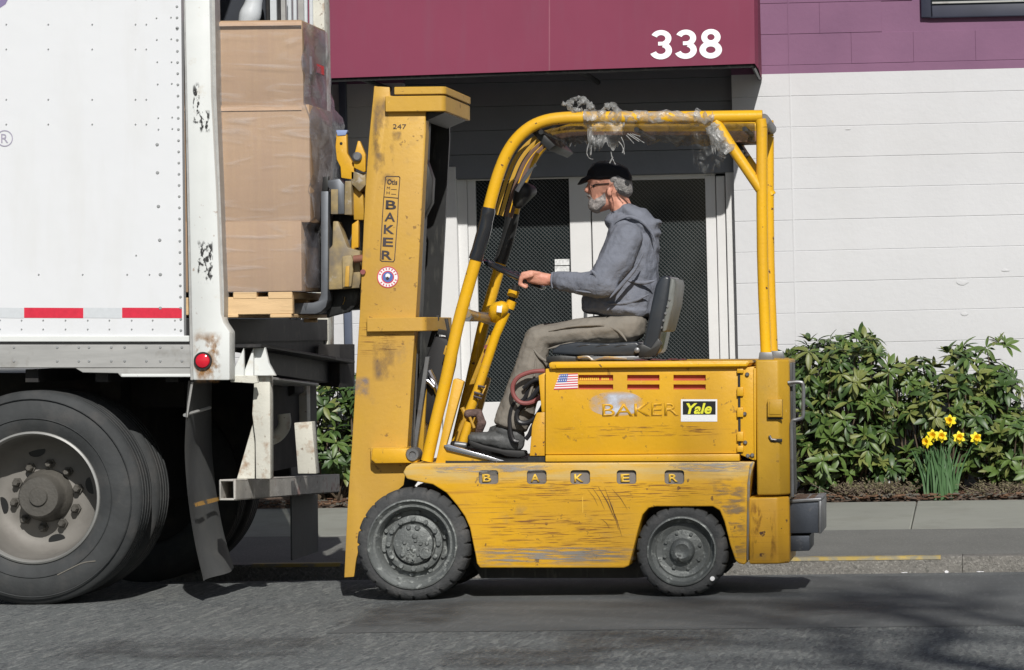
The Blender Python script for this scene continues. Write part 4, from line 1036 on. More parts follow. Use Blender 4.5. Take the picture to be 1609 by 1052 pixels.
fpx('handle_slot', DSTEEL, [(1208,689),(1229,689),(1229,694),(1212,694)], -.006, .004, bevel=.001)
m = MB(); m.tube([P(1209,684,-.01), P(1212,690,-.01), P(1220,691,-.01)], .006, 8); part(m, 'latch_lever', STEEL, fk)
m = MB(); m.tube(cpx([(1238,601),(1256,600),(1262,606),(1262,640),(1261,655),(1252,659),(1244,664),(1244,700),(1245,780)], .05, 4), .009, 8); part(m, 'hand_rail', STEEL, fk)
tb = fpx('rear_steel_box', BOX_D, [(1240,787),(1289,784),(1289,837),(1240,838)], .10, .55, bevel=.004)
fpx('box_rim', STEEL, [(1239,785),(1290.5,782),(1290.5,787),(1239,790)], .09, .56, bevel=.003)
fpx('box_rim', STEEL, [(1286,787),(1290.5,787),(1290.5,838),(1286,838)], .09, .56, bevel=.003)
fpx('lower_steel_box', BOX_D, [(1240,840),(1272,841),(1272,865),(1240,866)], .12, .50, bevel=.004)
fpx('box_dirt', M('brown_dirt', (.12,.075,.05), rough=1, var=.4, bump=.8, bs=70), [(1244,784),(1250,782),(1268,783),(1276,781.5),(1284,783),(1284,785),(1244,787)], .12, .5, bevel=0)
decal([(1178,784),(1220,784),(1220,884),(1178,884)], .0, M('vertical_wear', (.24,.10,.03), rough=.8, alpha=(16,(1,1,.35),.50,.62,.85)), cwl, 'grime_patch', lift=.0015)
# wheels
def fwheel(name, cx, cy, RR, y0, y1, kind, near=True):
    c = pp([(cx, cy)], 0)[0]; R_ = RR
    c = (c[0], R_ + .0)
    wh = empty(name, Vector((c[0], y0, c[1])) - OFF[fk.name], parent=fk); OFF[wh.name] = Vector((c[0], y0, c[1]))
    lug = 24 if kind == 'front' else 20; seg = lug*8
    def md(k, i):
        if i in (4,5,6,7,8) and (k % 8) == 0: return -.010
        return 0
    a, b_ = (y0, y1) if near else (y1, y0); s = 1 if near else -1
    rr = R_
    pf = [(rr*.74,a+s*.02),(rr*.76,a+s*.004),(rr*.84,a),(rr*.91,a+s*.004),(rr*.965,a+s*.016),(rr*.99,a+s*.03),(rr,a+s*.05),(rr,b_-s*.05),(rr*.99,b_-s*.03),(rr*.93,b_-s*.008),(rr*.74,b_)]
    m = MB(); m.lathe(c, pf, seg, md); part(m, 'tyre', TYRE2, wh, smooth=35)
    m = MB()
    if kind == 'front':
        m.lathe(c, [(rr*.80,a+s*.004),(rr*.79,a-s*.006),(rr*.765,a-s*.008),(rr*.745,a+s*.0),(rr*.70,a+s*.012),(rr*.66,a+s*.012),(rr*.61,a+s*.03),(rr*.59,a+s*.075),(rr*.50,a+s*.080),(rr*.50,a+s*.045),(rr*.47,a+s*.040),(rr*.40,a+s*.038),(rr*.37,a+s*.055),(rr*.355,a+s*.055),(rr*.34,a+s*.025),(rr*.28,a+s*.018),(rr*.0,a+s*.018)], 64)
        part(m, 'rim', GRIM, wh)
        for k in range(12):
            an = 2*math.pi*k/12; m = MB(); m.lathe((c[0]+rr*.44*math.cos(an), c[1]+rr*.44*math.sin(an)), [(.011,a+s*.045),(.011,a+s*.026),(0,a+s*.026)], 6); part(m, 'wheel_nut', GRIM, wh, smooth=0)
        for k in range(10):
            an = 2*math.pi*k/10+.2; m = MB(); m.lathe((c[0]+rr*.55*math.cos(an), c[1]+rr*.55*math.sin(an)), [(.010,a+s*.085),(.010,a+s*.062),(0,a+s*.062)], 6); part(m, 'wheel_nut', GRIM, wh, smooth=0)
        q = random.Random(5); m = MB()
        for k in range(16):
            an = q.uniform(0,6.3); ra = rr*.30*math.sqrt(q.random()); m.lathe((c[0]+ra*math.cos(an), c[1]+ra*math.sin(an)), [(q.uniform(.008,.018),a+s*.02),(q.uniform(.004,.008),a+s*.010),(0,a+s*.010)], 8)
        m.lathe((c[0]+rr*.22, c[1]-rr*.15), [(.030,a+s*.02),(.028,a+s*.008),(.02,a+s*.008),(.018,a+s*.012),(0,a+s*.012)], 14)
        part(m, 'hub_crust', GRIM, wh, kind='stuff')
    else:
        m.lathe(c, [(rr*.76,a+s*.004),(rr*.745,a-s*.006),(rr*.715,a-s*.008),(rr*.69,a+s*.004),(rr*.67,a+s*.03),(rr*.60,a+s*.045),(rr*.56,a+s*.040),(rr*.45,a+s*.050),(rr*.27,a+s*.040),(rr*.26,a+s*.02),(rr*.22,a+s*.008),(rr*.16,a+s*.002),(rr*.12,a+s*.006),(0,a+s*.006)], 64)
        part(m, 'rim', GRIM, wh)
        for k in range(8):
            an = 2*math.pi*k/8+.3; m = MB(); m.lathe((c[0]+rr*.40*math.cos(an), c[1]+rr*.40*math.sin(an)), [(.009,a+s*.050),(.009,a+s*.036),(0,a+s*.036)], 6); part(m, 'wheel_nut', GRIM, wh, smooth=0)
        if near:
            m = MB(); m.lathe(pp([(1119,909)])[0], [(.012,a+.004),(.010,a-.002),(0,a-.003)], 12); part(m, 'white_paint_spot', WHITEP, wh)
fwheel('front_wheel', 649, 852, .262, -.02, .17, 'front')
fwheel('front_wheel', 649, 852, .262, FW-.17, FW+.02, 'front', False)
fwheel('rear_wheel', 1071, 869, .214, .004, .155, 'rear')
fwheel('rear_wheel', 1071, 869, .214, FW-.155, FW-.004, 'rear', False)
# mast
MY0, MY1 = .20, .89
def M2(pts, Y=MY0): return [(x, y) for x, y in pts]
mast_pts = [(588,135),(612,136.5),(613,150),(668,157),(669,205),(655,470),(647,590),(638,735),(634,762),(590,800),(566,850),(556,906),(541,907),(546,800),(553,700),(560,580),(566,480),(574,300),(580,215)]
ms = fpx('mast_rail', Y_MAST, mast_pts, MY0, MY0+.012, bevel=.003)
fpx('mast_rail_flange', Y_MAST, [(588,135),(592,135),(584,215),(578,300),(570,480),(564,580),(557,700),(549,850),(545,907),(541,907),(546,800),(553,700),(560,580),(566,480),(574,300)], MY0+.012, MY0+.16, bevel=0)
fpx('mast_rail_flange', Y_CW, [(664,157),(668.5,157),(669,205),(655,470),(647,590),(638,735),(634,735),(643,590),(651,470),(664,205)], MY0+.012, MY0+.10, bevel=0)
fpx('mast_rail', DSTEEL, [(588,140),(668,150),(669,205),(655,470),(638,735),(600,790),(556,906),(541,907),(560,580),(574,300)], MY1-.03, MY1, bevel=0, ref=MY0)
BRN = M('rusty_inner_rail', (.17,.10,.07), rough=.6, metal=.3, var=.25)
def rail(x0t, x0b, w, y0, y1, mat, yt=180, yb=722, name='inner_mast_rail'):
    fpx(name, mat, [(x0t,yt),(x0t+w,yt),(x0b+w,yb),(x0b,yb)], y0, y1, bevel=.002, seg=1)
rail(664,640,7,.30,.34,DSTEEL); rail(668,645,7,.36,.40,STEEL,560,722); rail(661,636,6,.26,.28,STEEL,230,722)
rail(652,630,16,.45,.62,DSTEEL); rail(663,641,5,.66,.70,STEEL,380,722); rail(667,645,5,MY1-.10,MY1-.07,DSTEEL); rail(650,628,14,MY1-.14,MY1-.031,DSTEEL,150,722)
rail(658,650,4,MY1-.06,MY1-.03,BRN,297,720,'rust_edge_rail')
m = MB(); m.tube([P(664,300,.32), P(645,715,.32)], .016, 10); part(m, 'lift_chain_rod', STEEL, fk)
m = MB(); m.tube([P(650,600,.55), P(640,722,.55)], .04, 14); m.tube([P(662,180,.55), P(650,600,.55)], .026, 14); part(m, 'lift_cylinder', DSTEEL, fk)
m = MB(); m.px([(664,245),(670,250),(680,280),(678,318),(664,345)], .42, .5); part(m, 'chain_guard', DSTEEL, fk, bevel=.01)
def tie(x0, x1, yt, yb, yr=0, mat=Y_MAST, name='mast_tie_bar', th=.03):
    zt2, zb_ = P(x0, yt, MY0).z, P(x0, yb, MY0).z
    xa, xb_ = P(x0, yt, MY0).x, P(x1, yt, MY0).x
    r = .03
    out = [(xa, MY0-.03), (xb_-r, MY0-.03)] + [(xb_-r+r*math.sin(R(a)), MY0-.03+r-r*math.cos(R(a))) for a in (20,45,70,90)] + [(xb_, MY1)]
    inn = [(xb_-.045, MY1), (xb_-.045, MY0+.03), (xb_-.06, MY0+.0), (xa, MY0+.0)]
    m = MB(); m.zprism(out+inn, zb_, zt2); return part(m, name, mat, fk, bevel=.003, seg=1)
m1 = tie(621, 702, 137, 149); m2 = tie(607, 701, 151.5, 176); m3 = tie(578, 671, 499, 521); 
tie(584, 640, 702, 728)
fpx('mast_top_plate', DSTEEL, [(615,150),(700,150),(698,177),(668,190),(650,178),(615,176)], MY0+.03, MY1-.05, bevel=0)
m = MB(); c = pp([(648,714)], .12)[0]; m.lathe(c, [(.034,.2),(.034,.13),(.028,.12),(.016,.12),(.014,.128),(0,.128)], 24); part(m, 'mast_pivot', STEEL, fk)
fpx('pivot_bracket', Y_BODY, [(585,704),(650,704),(660,712),(655,727),(590,728),(583,722)], .13, MY0-.001, bevel=.006)
# mast lettering
tl = .06
FRM = LETB
def mastline(pts, w=1.3, closed=False):
    m = MB(); P3 = [P(x, y, MY0)-Vector((0,.0015,0)) for x, y in pts]
    n = len(pts)
    for i in range(n if closed else n-1):
        a, b_ = P3[i], P3[(i+1) % n]; t = (b_-a).normalized(); nn = Vector((-t.z,0,t.x))*sc(w,MY0)/2
        m.face([a-nn-t*sc(w*.4), b_-nn+t*sc(w*.4), b_+nn+t*sc(w*.4), a+nn-t*sc(w*.4)])
    return part(m, 'panel_outline', FRM, ms, smooth=0)
mastline([(606,278),(608,276.5),(627,277),(628.5,279),(626,311),(625,340),(620,408),(618,411),(600,410),(597.5,408),(601,340),(603,312)], closed=True)
mastline([(603.5,309),(626,311)])
for ch, x, y in (('B',614.5,321.5),('A',612.8,340.5),('K',611.5,360),('E',609.8,380),('R',608,400.5)): lettering(ch, x, y, 16.5, 14, MY0, LETB, ms, bold=.02, tilt=tl)
lettering('Otis', 616.5, 285.5, 16, 8.5, MY0, LETB, ms, bold=.02, tilt=tl)
lettering('M', 610.5, 295, 5, 4.2, MY0, LETB, ms, tilt=tl); lettering('H', 610, 302.5, 5, 4.2, MY0, LETB, ms, tilt=tl)
mastline([(615,297),(623,297.5)], .8); mastline([(615,304.5),(622,305)], .8)
lettering('247', 628, 198.5, 21, 7.5, MY0, LETB, ms, tilt=.02)
m = MB(); discpx(m, 609.5, 435, 17, MY0, .0015, mi=0); ringpx(m, 609.5, 435, 17, 1.5, MY0, .0025, mi=1); ringpx(m, 609.5, 435, 10, 2, MY0, .0025, mi=1); discpx(m, 609.5, 435, 8.2, MY0, .0030, mi=2)
discpx(m, 609.5, 433, 4, MY0, .0036, n=7, mi=0); discpx(m, 609, 437, 3, MY0, .0040, n=5, mi=3)
for k in range(18):
    a = R(20*k); 
    if 150 < 20*k < 200 or 20*k < 20 or 20*k > 340: continue
    x_, y_ = 609.5+13.2*math.cos(a), 435+13.2*math.sin(a); v = Vector((math.cos(a), math.sin(a))); t = Vector((-v.y, v.x))
    m.face([P(x_+(v.x*i+t.x*j)*1.6, y_+(v.y*i+t.y*j)*1.6*.9, MY0)-Vector((0,.0028,0)) for i, j in ((-1,-.55),(1,-.55),(1,.55),(-1,.55))], 1)
part(m, 'round_sticker', [FLAGW, FLAGR, FLAGB, LETB], ms, smooth=0)
for x0,y0,x1,y1,mt in ((582,205,620,290,GRIME),(584,530,622,600,GRIME),(555,590,582,625,M('blue_grime',(.16,.18,.26),rough=.7,alpha=(10,(1,1,1),.35,.6,.7))),(585,150,612,240,GRIME),(615,205,632,222,GRIME),(560,500,640,560,SCRM)):
    decal(rect(x0,y0,x1,y1), MY0, mt, ms, 'grime_patch', lift=.0018)
# carriage between the mast and the load
fpx('carriage_hook', Y_BODY, [(529,206),(544,206),(545,240),(552,252),(557,262),(556,282),(536,279),(535,262),(529,250),(527,230)], .26, .30, bevel=.003)
fpx('hook_tip', M('blue_paint_tip', (.25,.32,.52), rough=.5), [(528,204),(546,204),(543,212),(530,213)], .255, .305, bevel=.002)
m = MB(); m.lathe(pp([(536,225)], .258)[0], [(.007,.258),(0,.2575)], 10); part(m, 'hook_hole', BLACKP, fk)
fpx('carriage_hook', Y_BODY, [(562,221),(565,221),(574,242),(574,269),(571,270),(556,263),(556,246)], .24, .27, bevel=.003)
m = MB(); m.lathe(pp([(562,246)], .24)[0], [(.022,.24),(.022,.222),(.015,.216),(0,.216)], 16); part(m, 'carriage_pin', STEEL, fk)
fpx('carriage_block', BRASSY, [(551,268),(574,272),(575,290),(565,301),(556,292),(551,288)], .26, .6, bevel=.004)
fpx('carriage_bar', BRASSY, [(542,284),(552,284),(553,337),(541,337)], .25, .8, bevel=.003)
fpx('carriage_bar', Y_CW, [(553,290),(570,304),(573,345),(556,345)], .30, .8, bevel=.003)
fpx('fork_hanger', FORKM, [(514,283),(533,280),(541,290),(541,336),(519,336),(519,298),(514,292)], .24, .33, bevel=.005)
fpx('carriage_block', BRASSY, [(520,297),(531,297),(531,336),(520,336)], .232, .24, bevel=.002)
fpx('carriage_plate', DSTEEL, [(518,336),(556,336),(563,345),(568,470),(560,485),(518,488)], .40, .75, bevel=.003)
fpx('carriage_block', BRASSY, [(523,347),(531,347),(546,388),(566,394),(566,452),(516,455),(516,392),(522,385)], .27, .36, bevel=.006)
fpx('roller_bracket', BRASSY, [(537,402),(552,400),(556,412),(552,450),(538,452)], .245, .27, bevel=.006)
fpx('roller_bracket', Y_MAST, [(543,418),(549,417),(548,450),(541,450)], .236, .245, bevel=.003)
fpx('carriage_edge', Y_BODY, [(553,352),(563,345),(563,388),(552,392)], .30, .34, bevel=.002)
m = MB(); m.tube([P(556,407,.22), P(577,405,.22)], .018, 12); part(m, 'hose_fitting', M('rusty_fitting', (.22,.09,.06), rough=.7), fk)
m = MB(); m.lathe(pp([(571,427)], .2)[0], [(.012,.2),(.012,.185),(0,.185)], 12); part(m, 'hose_fitting', CABLER, fk)
m = MB(); m.px([(515,455),(567,452),(562,478),(548,490),(520,497),(513,500)], .38, .42); part(m, 'chain_anchor_plate', DSTEEL, fk, bevel=.01)
m = MB(); m.tube([P(541,466,.36), P(541,472,.36), P(538,478,.36)], .005, 6); part(m, 'chain_pin', CHROME, fk)
def fork(Y):
    m = MB()
    pts = [(504,300),(516,300),(515,470),(512,482),(504,490),(495,493),(330,493),(250,489),(250,486),(462,476),(492,475),(500,472),(504,462)]
    m.px(pts, Y, Y+.12, ref=.24); return part(m, 'fork', FORKM, fk, bevel=.004)
fork(.24); fork(.66)
for y in (-.0,): fpx('load_backrest', DSTEEL, [(507,278),(516,276),(515,300),(506,300)], .24, .27, bevel=.002)
# overhead guard
GY0, GY1 = .10, .86
gp = [(671,724),(685,662),(700,600),(719,512),(737,446),(757,375),(768,328),(776,297),(785,268),(797,240),(813,217),(834,199),(858,189),(885,185),(925,184),(1050,184),(1198,182)]
def tubepx(name, pts, Y, rpx, mat, n=3, seg=16, flat=None, ref=None):
    m = MB(); m.tube(cpx(pts, Y, n, ref), sc(rpx, Y if ref is None else ref), seg, flat=flat); return part(m, name, mat, fk)
tubepx('guard_tube', gp, GY0, 9.6, Y_TUBE)
tubepx('guard_tube', gp, GY1, 9.6, Y_TUBE, ref=GY0)
rp = [(1197,200),(1198,400),(1204,560)]
tubepx('guard_rear_post', rp, GY0, 8.8, Y_TUBE); tubepx('guard_rear_post', [(x-7,y) for x,y in rp], GY1, 8.8, Y_TUBE, ref=GY0)
tubepx('guard_rear_post', [(1195,187),(1197,200)], GY0, 8.8, Y_TUBE); tubepx('guard_rear_post', [(1188,187),(1190,200)], GY1, 8.8, Y_TUBE, ref=GY0)
for Y in (GY0, GY1): tubepx('guard_brace', [(1124,190),(1148,228),(1195,297)], Y, 8.5, Y_TUBE, 1, ref=GY0); fpx('post_foot', STEEL, [(1194,553),(1214,553),(1216,567),(1192,567)], Y-.03, Y+.03, bevel=.003, ref=GY0)
m = MB(); m.tube([P(1200,187,GY0+.02), P(1194,187,GY1,GY0)], sc(9), 14); part(m, 'guard_cross_tube', STEEL, fk)
m = MB(); m.tube([P(733,497,GY0), P(733,497,GY1,GY0)], sc(8), 14); part(m, 'guard_cross_tube', STEEL, fk)
m = MB(); m.tube([P(733,492,GY0), P(778,505,.62)], sc(7.5), 14); part(m, 'guard_cross_tube', WORN, fk)
inn = [(772,335),(781,303),(790,275),(801,249),(816,228),(836,211),(858,202),(885,198),(925,197),(1050,197),(1196,196)]
for k in range(4):
    Y = GY0 + (GY1-GY0)*(k+1)/5
    m = MB(); m.tube(cpx(inn, Y, 3, GY0), .010, 6, flat=(.5,1.0)); part(m, 'guard_bar', Y_CW if k < 2 else BRN, fk)
for x, y in ((850,204),(1000,200),(1120,200),(1170,199)):
    m = MB(); m.tube([P(x,y+3,GY0), P(x,y+3,GY1,GY0)], .012, 8); part(m, 'guard_cross_rod', DSTEEL, fk)
fpx('guard_cross_plate', DSTEEL, [(833,205),(842,198),(872,228),(862,236)], GY0+.04, GY1-.04, bevel=.002)
m = MB(); m.tube(cpx([(768,326),(760,365),(747,408)], GY0, 5), [sc(q) for q in (10.4,11.6,11.2,10.7,11.5,11.3,11.6,11.2,10.9,11.4,11)], 16); part(m, 'black_tube_sleeve', TAPEB, fk)
m = MB(); m.tube(cpx([(768,326),(760,365),(747,408)], GY1, 5, GY0), sc(11.2), 16); part(m, 'black_tube_sleeve', DSTEEL, fk)  # far sleeve added in dark steel, standing in for shade on the tube
fpx('guard_rear_channel', BRN, [(1128,205),(1190,204),(1190,222),(1128,224)], .55, GY1-.03, bevel=.003)
fpx('guard_cross_plate', DSTEEL, [(1152,226),(1163,226),(1172,240),(1165,247)], .60, .84, bevel=.002)
# small lamp bracket under the guard
m = MB(); m.tube(cpx([(836,262),(828,275),(818,290),(812,300)], .45), .010, 8); m.tube([P(836,262,.45), P(842,258,.45)], .008, 8); part(m, 'lamp_bracket', TAPEW, fk)
m = MB(); m.hull([(P(822,300,.5), .045), (P(815,318,.5), .03), (P(834,300,.55), .03)]); part(m, 'work_lamp', DSTEEL, fk, smooth=50)
m = MB(); m.tube([P(834,265,.45), P(841,248,.45), P(845,240,.45)], .010, 8); part(m, 'guard_bar', Y_TUBE, fk)
# cowl, floor edge, steering column, pedals
fpx('cowl_plate', Y_BODY, [(712,596),(717,594),(729,599),(700,702),(790,727),(684,728)], .06, .10, bevel=.004)
fpx('cowl_plate', Y_BODY, [(712,596),(717,594),(729,599),(700,702),(790,727),(684,728)], FW-.10, FW-.06, bevel=.004, ref=.06)
fpx('tread_edge', CHROME, [(697,699),(704,698),(797,725),(795,729),(702,707)], .045, .075, bevel=.002)
fpx('toe_board', DSTEEL, [(700,703),(702,707),(795,730),(798,727)], .08, FW-.08, bevel=0)
fpx('dash_shroud', M('black_dash', (.012,.012,.013), rough=.6), [(648,628),(658,590),(676,545),(684,528),(702,532),(710,545),(706,575),(690,640),(672,668),(652,640)], .42, .62, bevel=.006)
m = MB(); m.tube(cpx([(690,620),(683,600),(678,590),(674,582)], .4), .016, 10); m.tube(cpx([(682,608),(672,598),(668,600)], .38), .012, 10); part(m, 'hydraulic_fittings', CHROME, fk)
fpx('lever_frame', BLK, [(678,520),(684,495),(690,495),(686,516),(702,519),(698,500),(703,500),(710,545),(703,545),(700,527),(684,524),(676,545),(671,545)], .5, .52, bevel=.001)
fpx('small_bracket', Y_CW, [(700,542),(708,545),(704,560),(696,556)], .35, .40, bevel=.003)
fpx('cowl_support', Y_CW, [(662,612),(668,602),(670,612),(664,720),(656,722)], .40, .50, bevel=.003)
SY = .47
tubepx('steering_column', [(722,693),(734,655),(750,614),(779,526),(795,490)], SY, 7.5, Y_TUBE, 1)
tubepx('steering_column_top', [(800,484),(805,472)], SY, 8, Y_TUBE, 1)
tubepx('steering_shaft', [(803,474),(811,448)], SY, 5.5, DSTEEL, 1)
tubepx('column_collar', [(805,466),(808,456)], SY, 9, Y_TUBE, 1)
m = MB(); m.hull([(P(781,487,SY-.02), .040), (P(788,484,SY-.03), .036), (P(779,496,SY), .036)]); part(m, 'column_joint', Y_TUBE, fk, smooth=60)
fpx('joint_label', FLAGW, [(781,480),(789,481),(788,491),(780,490)], SY-.068, SY-.064, bevel=.001)
fpx('brake_link', Y_CW, [(771,520),(777,517),(745,603),(737,604)], SY+.07, SY+.11, bevel=.002)
fpx('brake_link', Y_BODY, [(779,524),(784,526),(748,640),(735,690),(728,690),(742,630)], SY+.12, SY+.14, bevel=.002)
m = MB(); m.tube([P(766,548,SY+.05), P(758,570,SY+.05)], .008, 6); m.lathe(pp([(765,545)], SY+.05)[0], [(.012,SY+.06),(.012,SY+.04),(0,SY+.04)], 8); part(m, 'red_link_rod', CABLER, fk)
for (x0,y0,x1,y1) in ((762,608,751,606),(744,622,757,626),(745,616,759,620)):
    m = MB(); m.tube([P(x0,y0,SY-.035), P(x1,y1,SY-.035)], .006, 6); part(m, 'clamp_band', LETB, fk)
RST = M('rusty_pedal_steel', (.13,.085,.075), rough=.8, bump=.6, var=.4, vs=40)
m = MB(); m.hull([(P(736,650,SY-.06), .022), (P(752,648,SY-.06), .018)]); m.hull([(P(752,648,SY-.06), .018), (P(757,664,SY-.06), .020)]); m.hull([(P(757,664,SY-.06), .022), (P(752,679,SY-.04), .018)]); part(m, 'brake_pedal', RST, fk, smooth=50)
m = MB(); m.tube(cpx([(726,640),(731,655),(724,672),(716,694)], SY-.05), .011, 8); m.tube([P(738,655,SY-.08), P(745,672,SY-.08)], .007, 8); part(m, 'pedal_arm', Y_CW, fk)
tubepx('pedal_post', [(737,663),(727,696)], SY-.06, 7, Y_TUBE, 1)
m = MB(); m.hull([(P(712,697,SY-.08), .014), (P(731,699,SY-.08), .014)]); part(m, 'pedal_base', STEEL, fk)
# steering wheel
SWC = P(808, 431, SY); u = (P(854,451.5,SY) - P(762,410.5,SY)).normalized(); RW = .150
m = MB(); ringv = [SWC + u*RW*math.cos(a) + Vector((0,-1,0))*RW*math.sin(a) for a in [2*math.pi*i/40 for i in range(41)]]
m.tube(ringv, .0115, 10, caps=False); part(m, 'steering_wheel', TAPEB, fk)
m = MB()
for a in (R(10), R(130), R(250)): m.tube([SWC + Vector((.004,0,-.012)), SWC + u*RW*math.cos(a) + Vector((0,-1,0))*RW*math.sin(a)], .007, 8)
m.hull([(SWC, (.03,.03,.016))]); part(m, 'wheel_spokes', TAPEB, fk)
# seat
STY0, STY1 = .24, .70
fpx('seat_cushion', VINYL, [(866,556),(868,549),(880,541),(905,537),(950,539),(1000,536),(1007,542),(1007,555),(996,559),(905,558)], STY0, STY1, bevel=.018, seg=3, smooth=60)
m = MB()
for k in range(3):
    m.tube(cpx([(900+30*k,547),(915+30*k,542),(932+30*k,541.5)], STY0+.004, 4), [.001,.003,.005,.006,.006,.006,.005,.003,.001], 8)
part(m, 'seat_creases', VINYL, fk, smooth=80)
fpx('seat_back', VINYL, [(1008,548),(1013,528),(1023,480),(1030,448),(1036,436),(1045,432),(1054,435),(1050,470),(1040,515),(1032,552),(1020,560),(1008,556)], STY0, STY1, bevel=.018, seg=3, smooth=60)
fpx('seat_back_shell', SEATR, [(1053,436),(1060,438),(1062,447),(1058,478),(1047,520),(1040,522),(1046,480)], STY0+.01, STY1-.01, bevel=.008, seg=2, smooth=60)
fpx('seat_hinge', DSTEEL, [(1000,542),(1010,540),(1022,546),(1034,530),(1040,540),(1030,560),(1004,561)], STY0-.012, STY0+.03, bevel=.006)
m = MB(); m.lathe(pp([(1001,550)], STY0-.014)[0], [(.013,STY0-.01),(.013,STY0-.022),(.006,STY0-.026),(0,STY0-.026)], 12); part(m, 'hinge_bolt', STEEL, fk)
m = MB()
for k in range(5): m.lathe(pp([(1052-3.2*k,470+11*k)], STY0)[0], [(.006,STY0+.012),(.006,STY0+.004),(0,STY0+.004)], 8)
part(m, 'shell_rivets', STEEL, fk)
fpx('seat_rail', STEEL, [(896,560),(1008,559),(1008,565),(896,566)], STY0-.0, STY1, bevel=.002)
m = MB(); m.tube(cpx([(896,563),(922,560),(932,565),(950,561),(985,563)], STY0-.02), .006, 6); part(m, 'seat_lever', WORN, fk)
m = MB()
q = random.Random(4)
for k in range(12): 
    x = 1002 + k*6.5; m.hull([(P(x, 566.5-q.random()*2, .2+.2*q.random()), (sc(6), .07, sc(2.2)))])
part(m, 'folded_rag', RAG, fk, smooth=60)
fpx('seat_cable_tray', DSTEEL, [(858,560),(880,558),(905,560),(905,568),(858,569)], .15, .7, bevel=.004)
# looping battery cables
for (pts, mat, r_, Y) in (([(860,582),(835,584),(815,592),(806,605),(807,620),(818,632),(835,632),(850,622),(857,610)], CABLER, .0105, .22),
        ([(858,592),(842,600),(830,615),(822,628),(808,634),(802,650),(801,670),(806,690),(815,694)], CABLE, .0105, .28),
        ([(858,600),(845,612),(835,625),(820,638),(812,650),(815,662),(828,664),(842,655),(852,640),(857,628)], CABLE, .0115, .26),
        ([(857,640),(848,655),(838,668),(832,682),(826,690)], CABLE, .0105, .24),
        ([(822,610),(838,598),(856,594)], CABLE, .009, .25), ([(800,655),(803,640),(815,628)], CABLE, .012, .32)):
    m = MB(); m.tube(cpx(pts, Y, 5), r_, 8); part(m, 'battery_cable', mat, fk)
# torn plastic wound on the guard
m = MB(); q = random.Random(11)
def rag(m, pts, Y, r0, amp, seg=14, n=4, flat=None):
    path = cpx(pts, Y, n); k = len(path); t_ = MB()
    m.tube(path, [r0*(1+amp*q.uniform(-1,1)) for _ in path], seg, caps=False)
wrap = empty('torn_plastic_wrap', P(950, 240, .1), 'shreds of clear plastic sheet tangled round the roof tubes of the overhead guard', 'plastic sheet')
rag(m, [(918,184),(935,184),(955,184),(978,184)], GY0, .036, .22, n=5); rag(m, [(1092,184),(1105,185),(1122,186)], GY0, .037, .2, n=5); rag(m, [(1118,196),(1128,212),(1140,232),(1146,240)], GY0, .036, .25, n=4)
rag(m, [(975,184),(1030,184),(1095,184)], GY0, .0302, .03, n=8)
for v in m.bm.verts: v.co += Vector([noise.noise(v.co*38+Vector((k*9,0,0)))*.010 for k in range(3)])
part(m, 'tube_wrap', FILMP, wrap, smooth=40)
def sheet(px_pts_top, px_pts_bot, Y0_, Y1_, amp, n=26, name='hanging_plastic', mat=FILMP, seed=1, ragged=.25):
    m = MB(); g_ = {}
    tp, bt = curve([(x, y, 0) for x, y in px_pts_top], 6), curve([(x, y, 0) for x, y in px_pts_bot], 6)
    def at(c_, t): f = t*(len(c_)-1); i = min(int(f), len(c_)-2); return c_[i].lerp(c_[i+1], f-i)
    qq = random.Random(seed); rg = [1 - ragged*qq.random() for _ in range(n+1)]
    for i in range(n+1):
        t = i/n; a, b_ = at(tp, t), at(bt, t)
        for j in range(n+1):
            s_ = j/n*rg[i]; x, y = a.x + (b_.x-a.x)*s_, a.y + (b_.y-a.y)*s_
            Y = Y0_ + (Y1_-Y0_)*j/n + noise.noise(Vector((x*.06, y*.05, seed)))*amp + noise.noise(Vector((x*.2, y*.08, seed)))*amp*.4
            g_[i, j] = m.bm.verts.new(P(x, y, Y))
    for i in range(n):
        for j in range(n): m.bm.faces.new((g_[i,j], g_[i+1,j], g_[i+1,j+1], g_[i,j+1]))
    return part(m, name, mat, wrap, smooth=80)
sheet([(922,190),(950,192),(982,192)], [(925,248),(945,240),(974,236)], GY0-.03, GY0+.03, .06, seed=2, ragged=.35)
sheet([(978,193),(1080,193),(1186,193)], [(978,226),(1080,232),(1186,223)], GY0+.03, .3, .05, seed=5, ragged=.25, mat=film('grey_plastic_film', .40, .66, .85, base=(.12,.12,.115), scale=12, floor=.72))
sheet([(1085,200),(1105,198),(1125,205)], [(1090,262),(1110,280),(1140,260)], .5, .6, .06, seed=8, ragged=.2, mat=film('faint_plastic_film', .40, .7, .30, base=(.30,.31,.30), scale=12, floor=.10))
sheet([(1112,200),(1125,196),(1140,222)], [(1120,245),(1138,238),(1150,234)], GY0-.035, GY0-.03, .03, seed=9, ragged=.3)
sheet([(842,206),(880,195),(930,193)], [(856,238),(885,234),(930,226)], .14, .3, .05, seed=12, ragged=.25, mat=film('brown_plastic_film', .40, .66, .85, base=(.11,.10,.09), scale=12, floor=.7))
m = MB()
for (pts) in ([(902,178),(895,168),(886,164),(897,160),(908,152),(918,158),(928,166)], [(905,176),(912,160),(925,160),(930,172)], [(940,176),(955,166),(968,168),(970,180)], [(896,166),(905,172),(915,174)]):
    path = cpx(pts, GY0-.01, 5); m.tube(path, [.010*q.uniform(.5,1.8) for _ in path], 8)
for v in m.bm.verts: v.co += Vector([noise.noise(v.co*50+Vector((k*9,0,0)))*.012 for k in range(3)])
part(m, 'plastic_knot', FILMP, wrap, smooth=30)
m = MB()
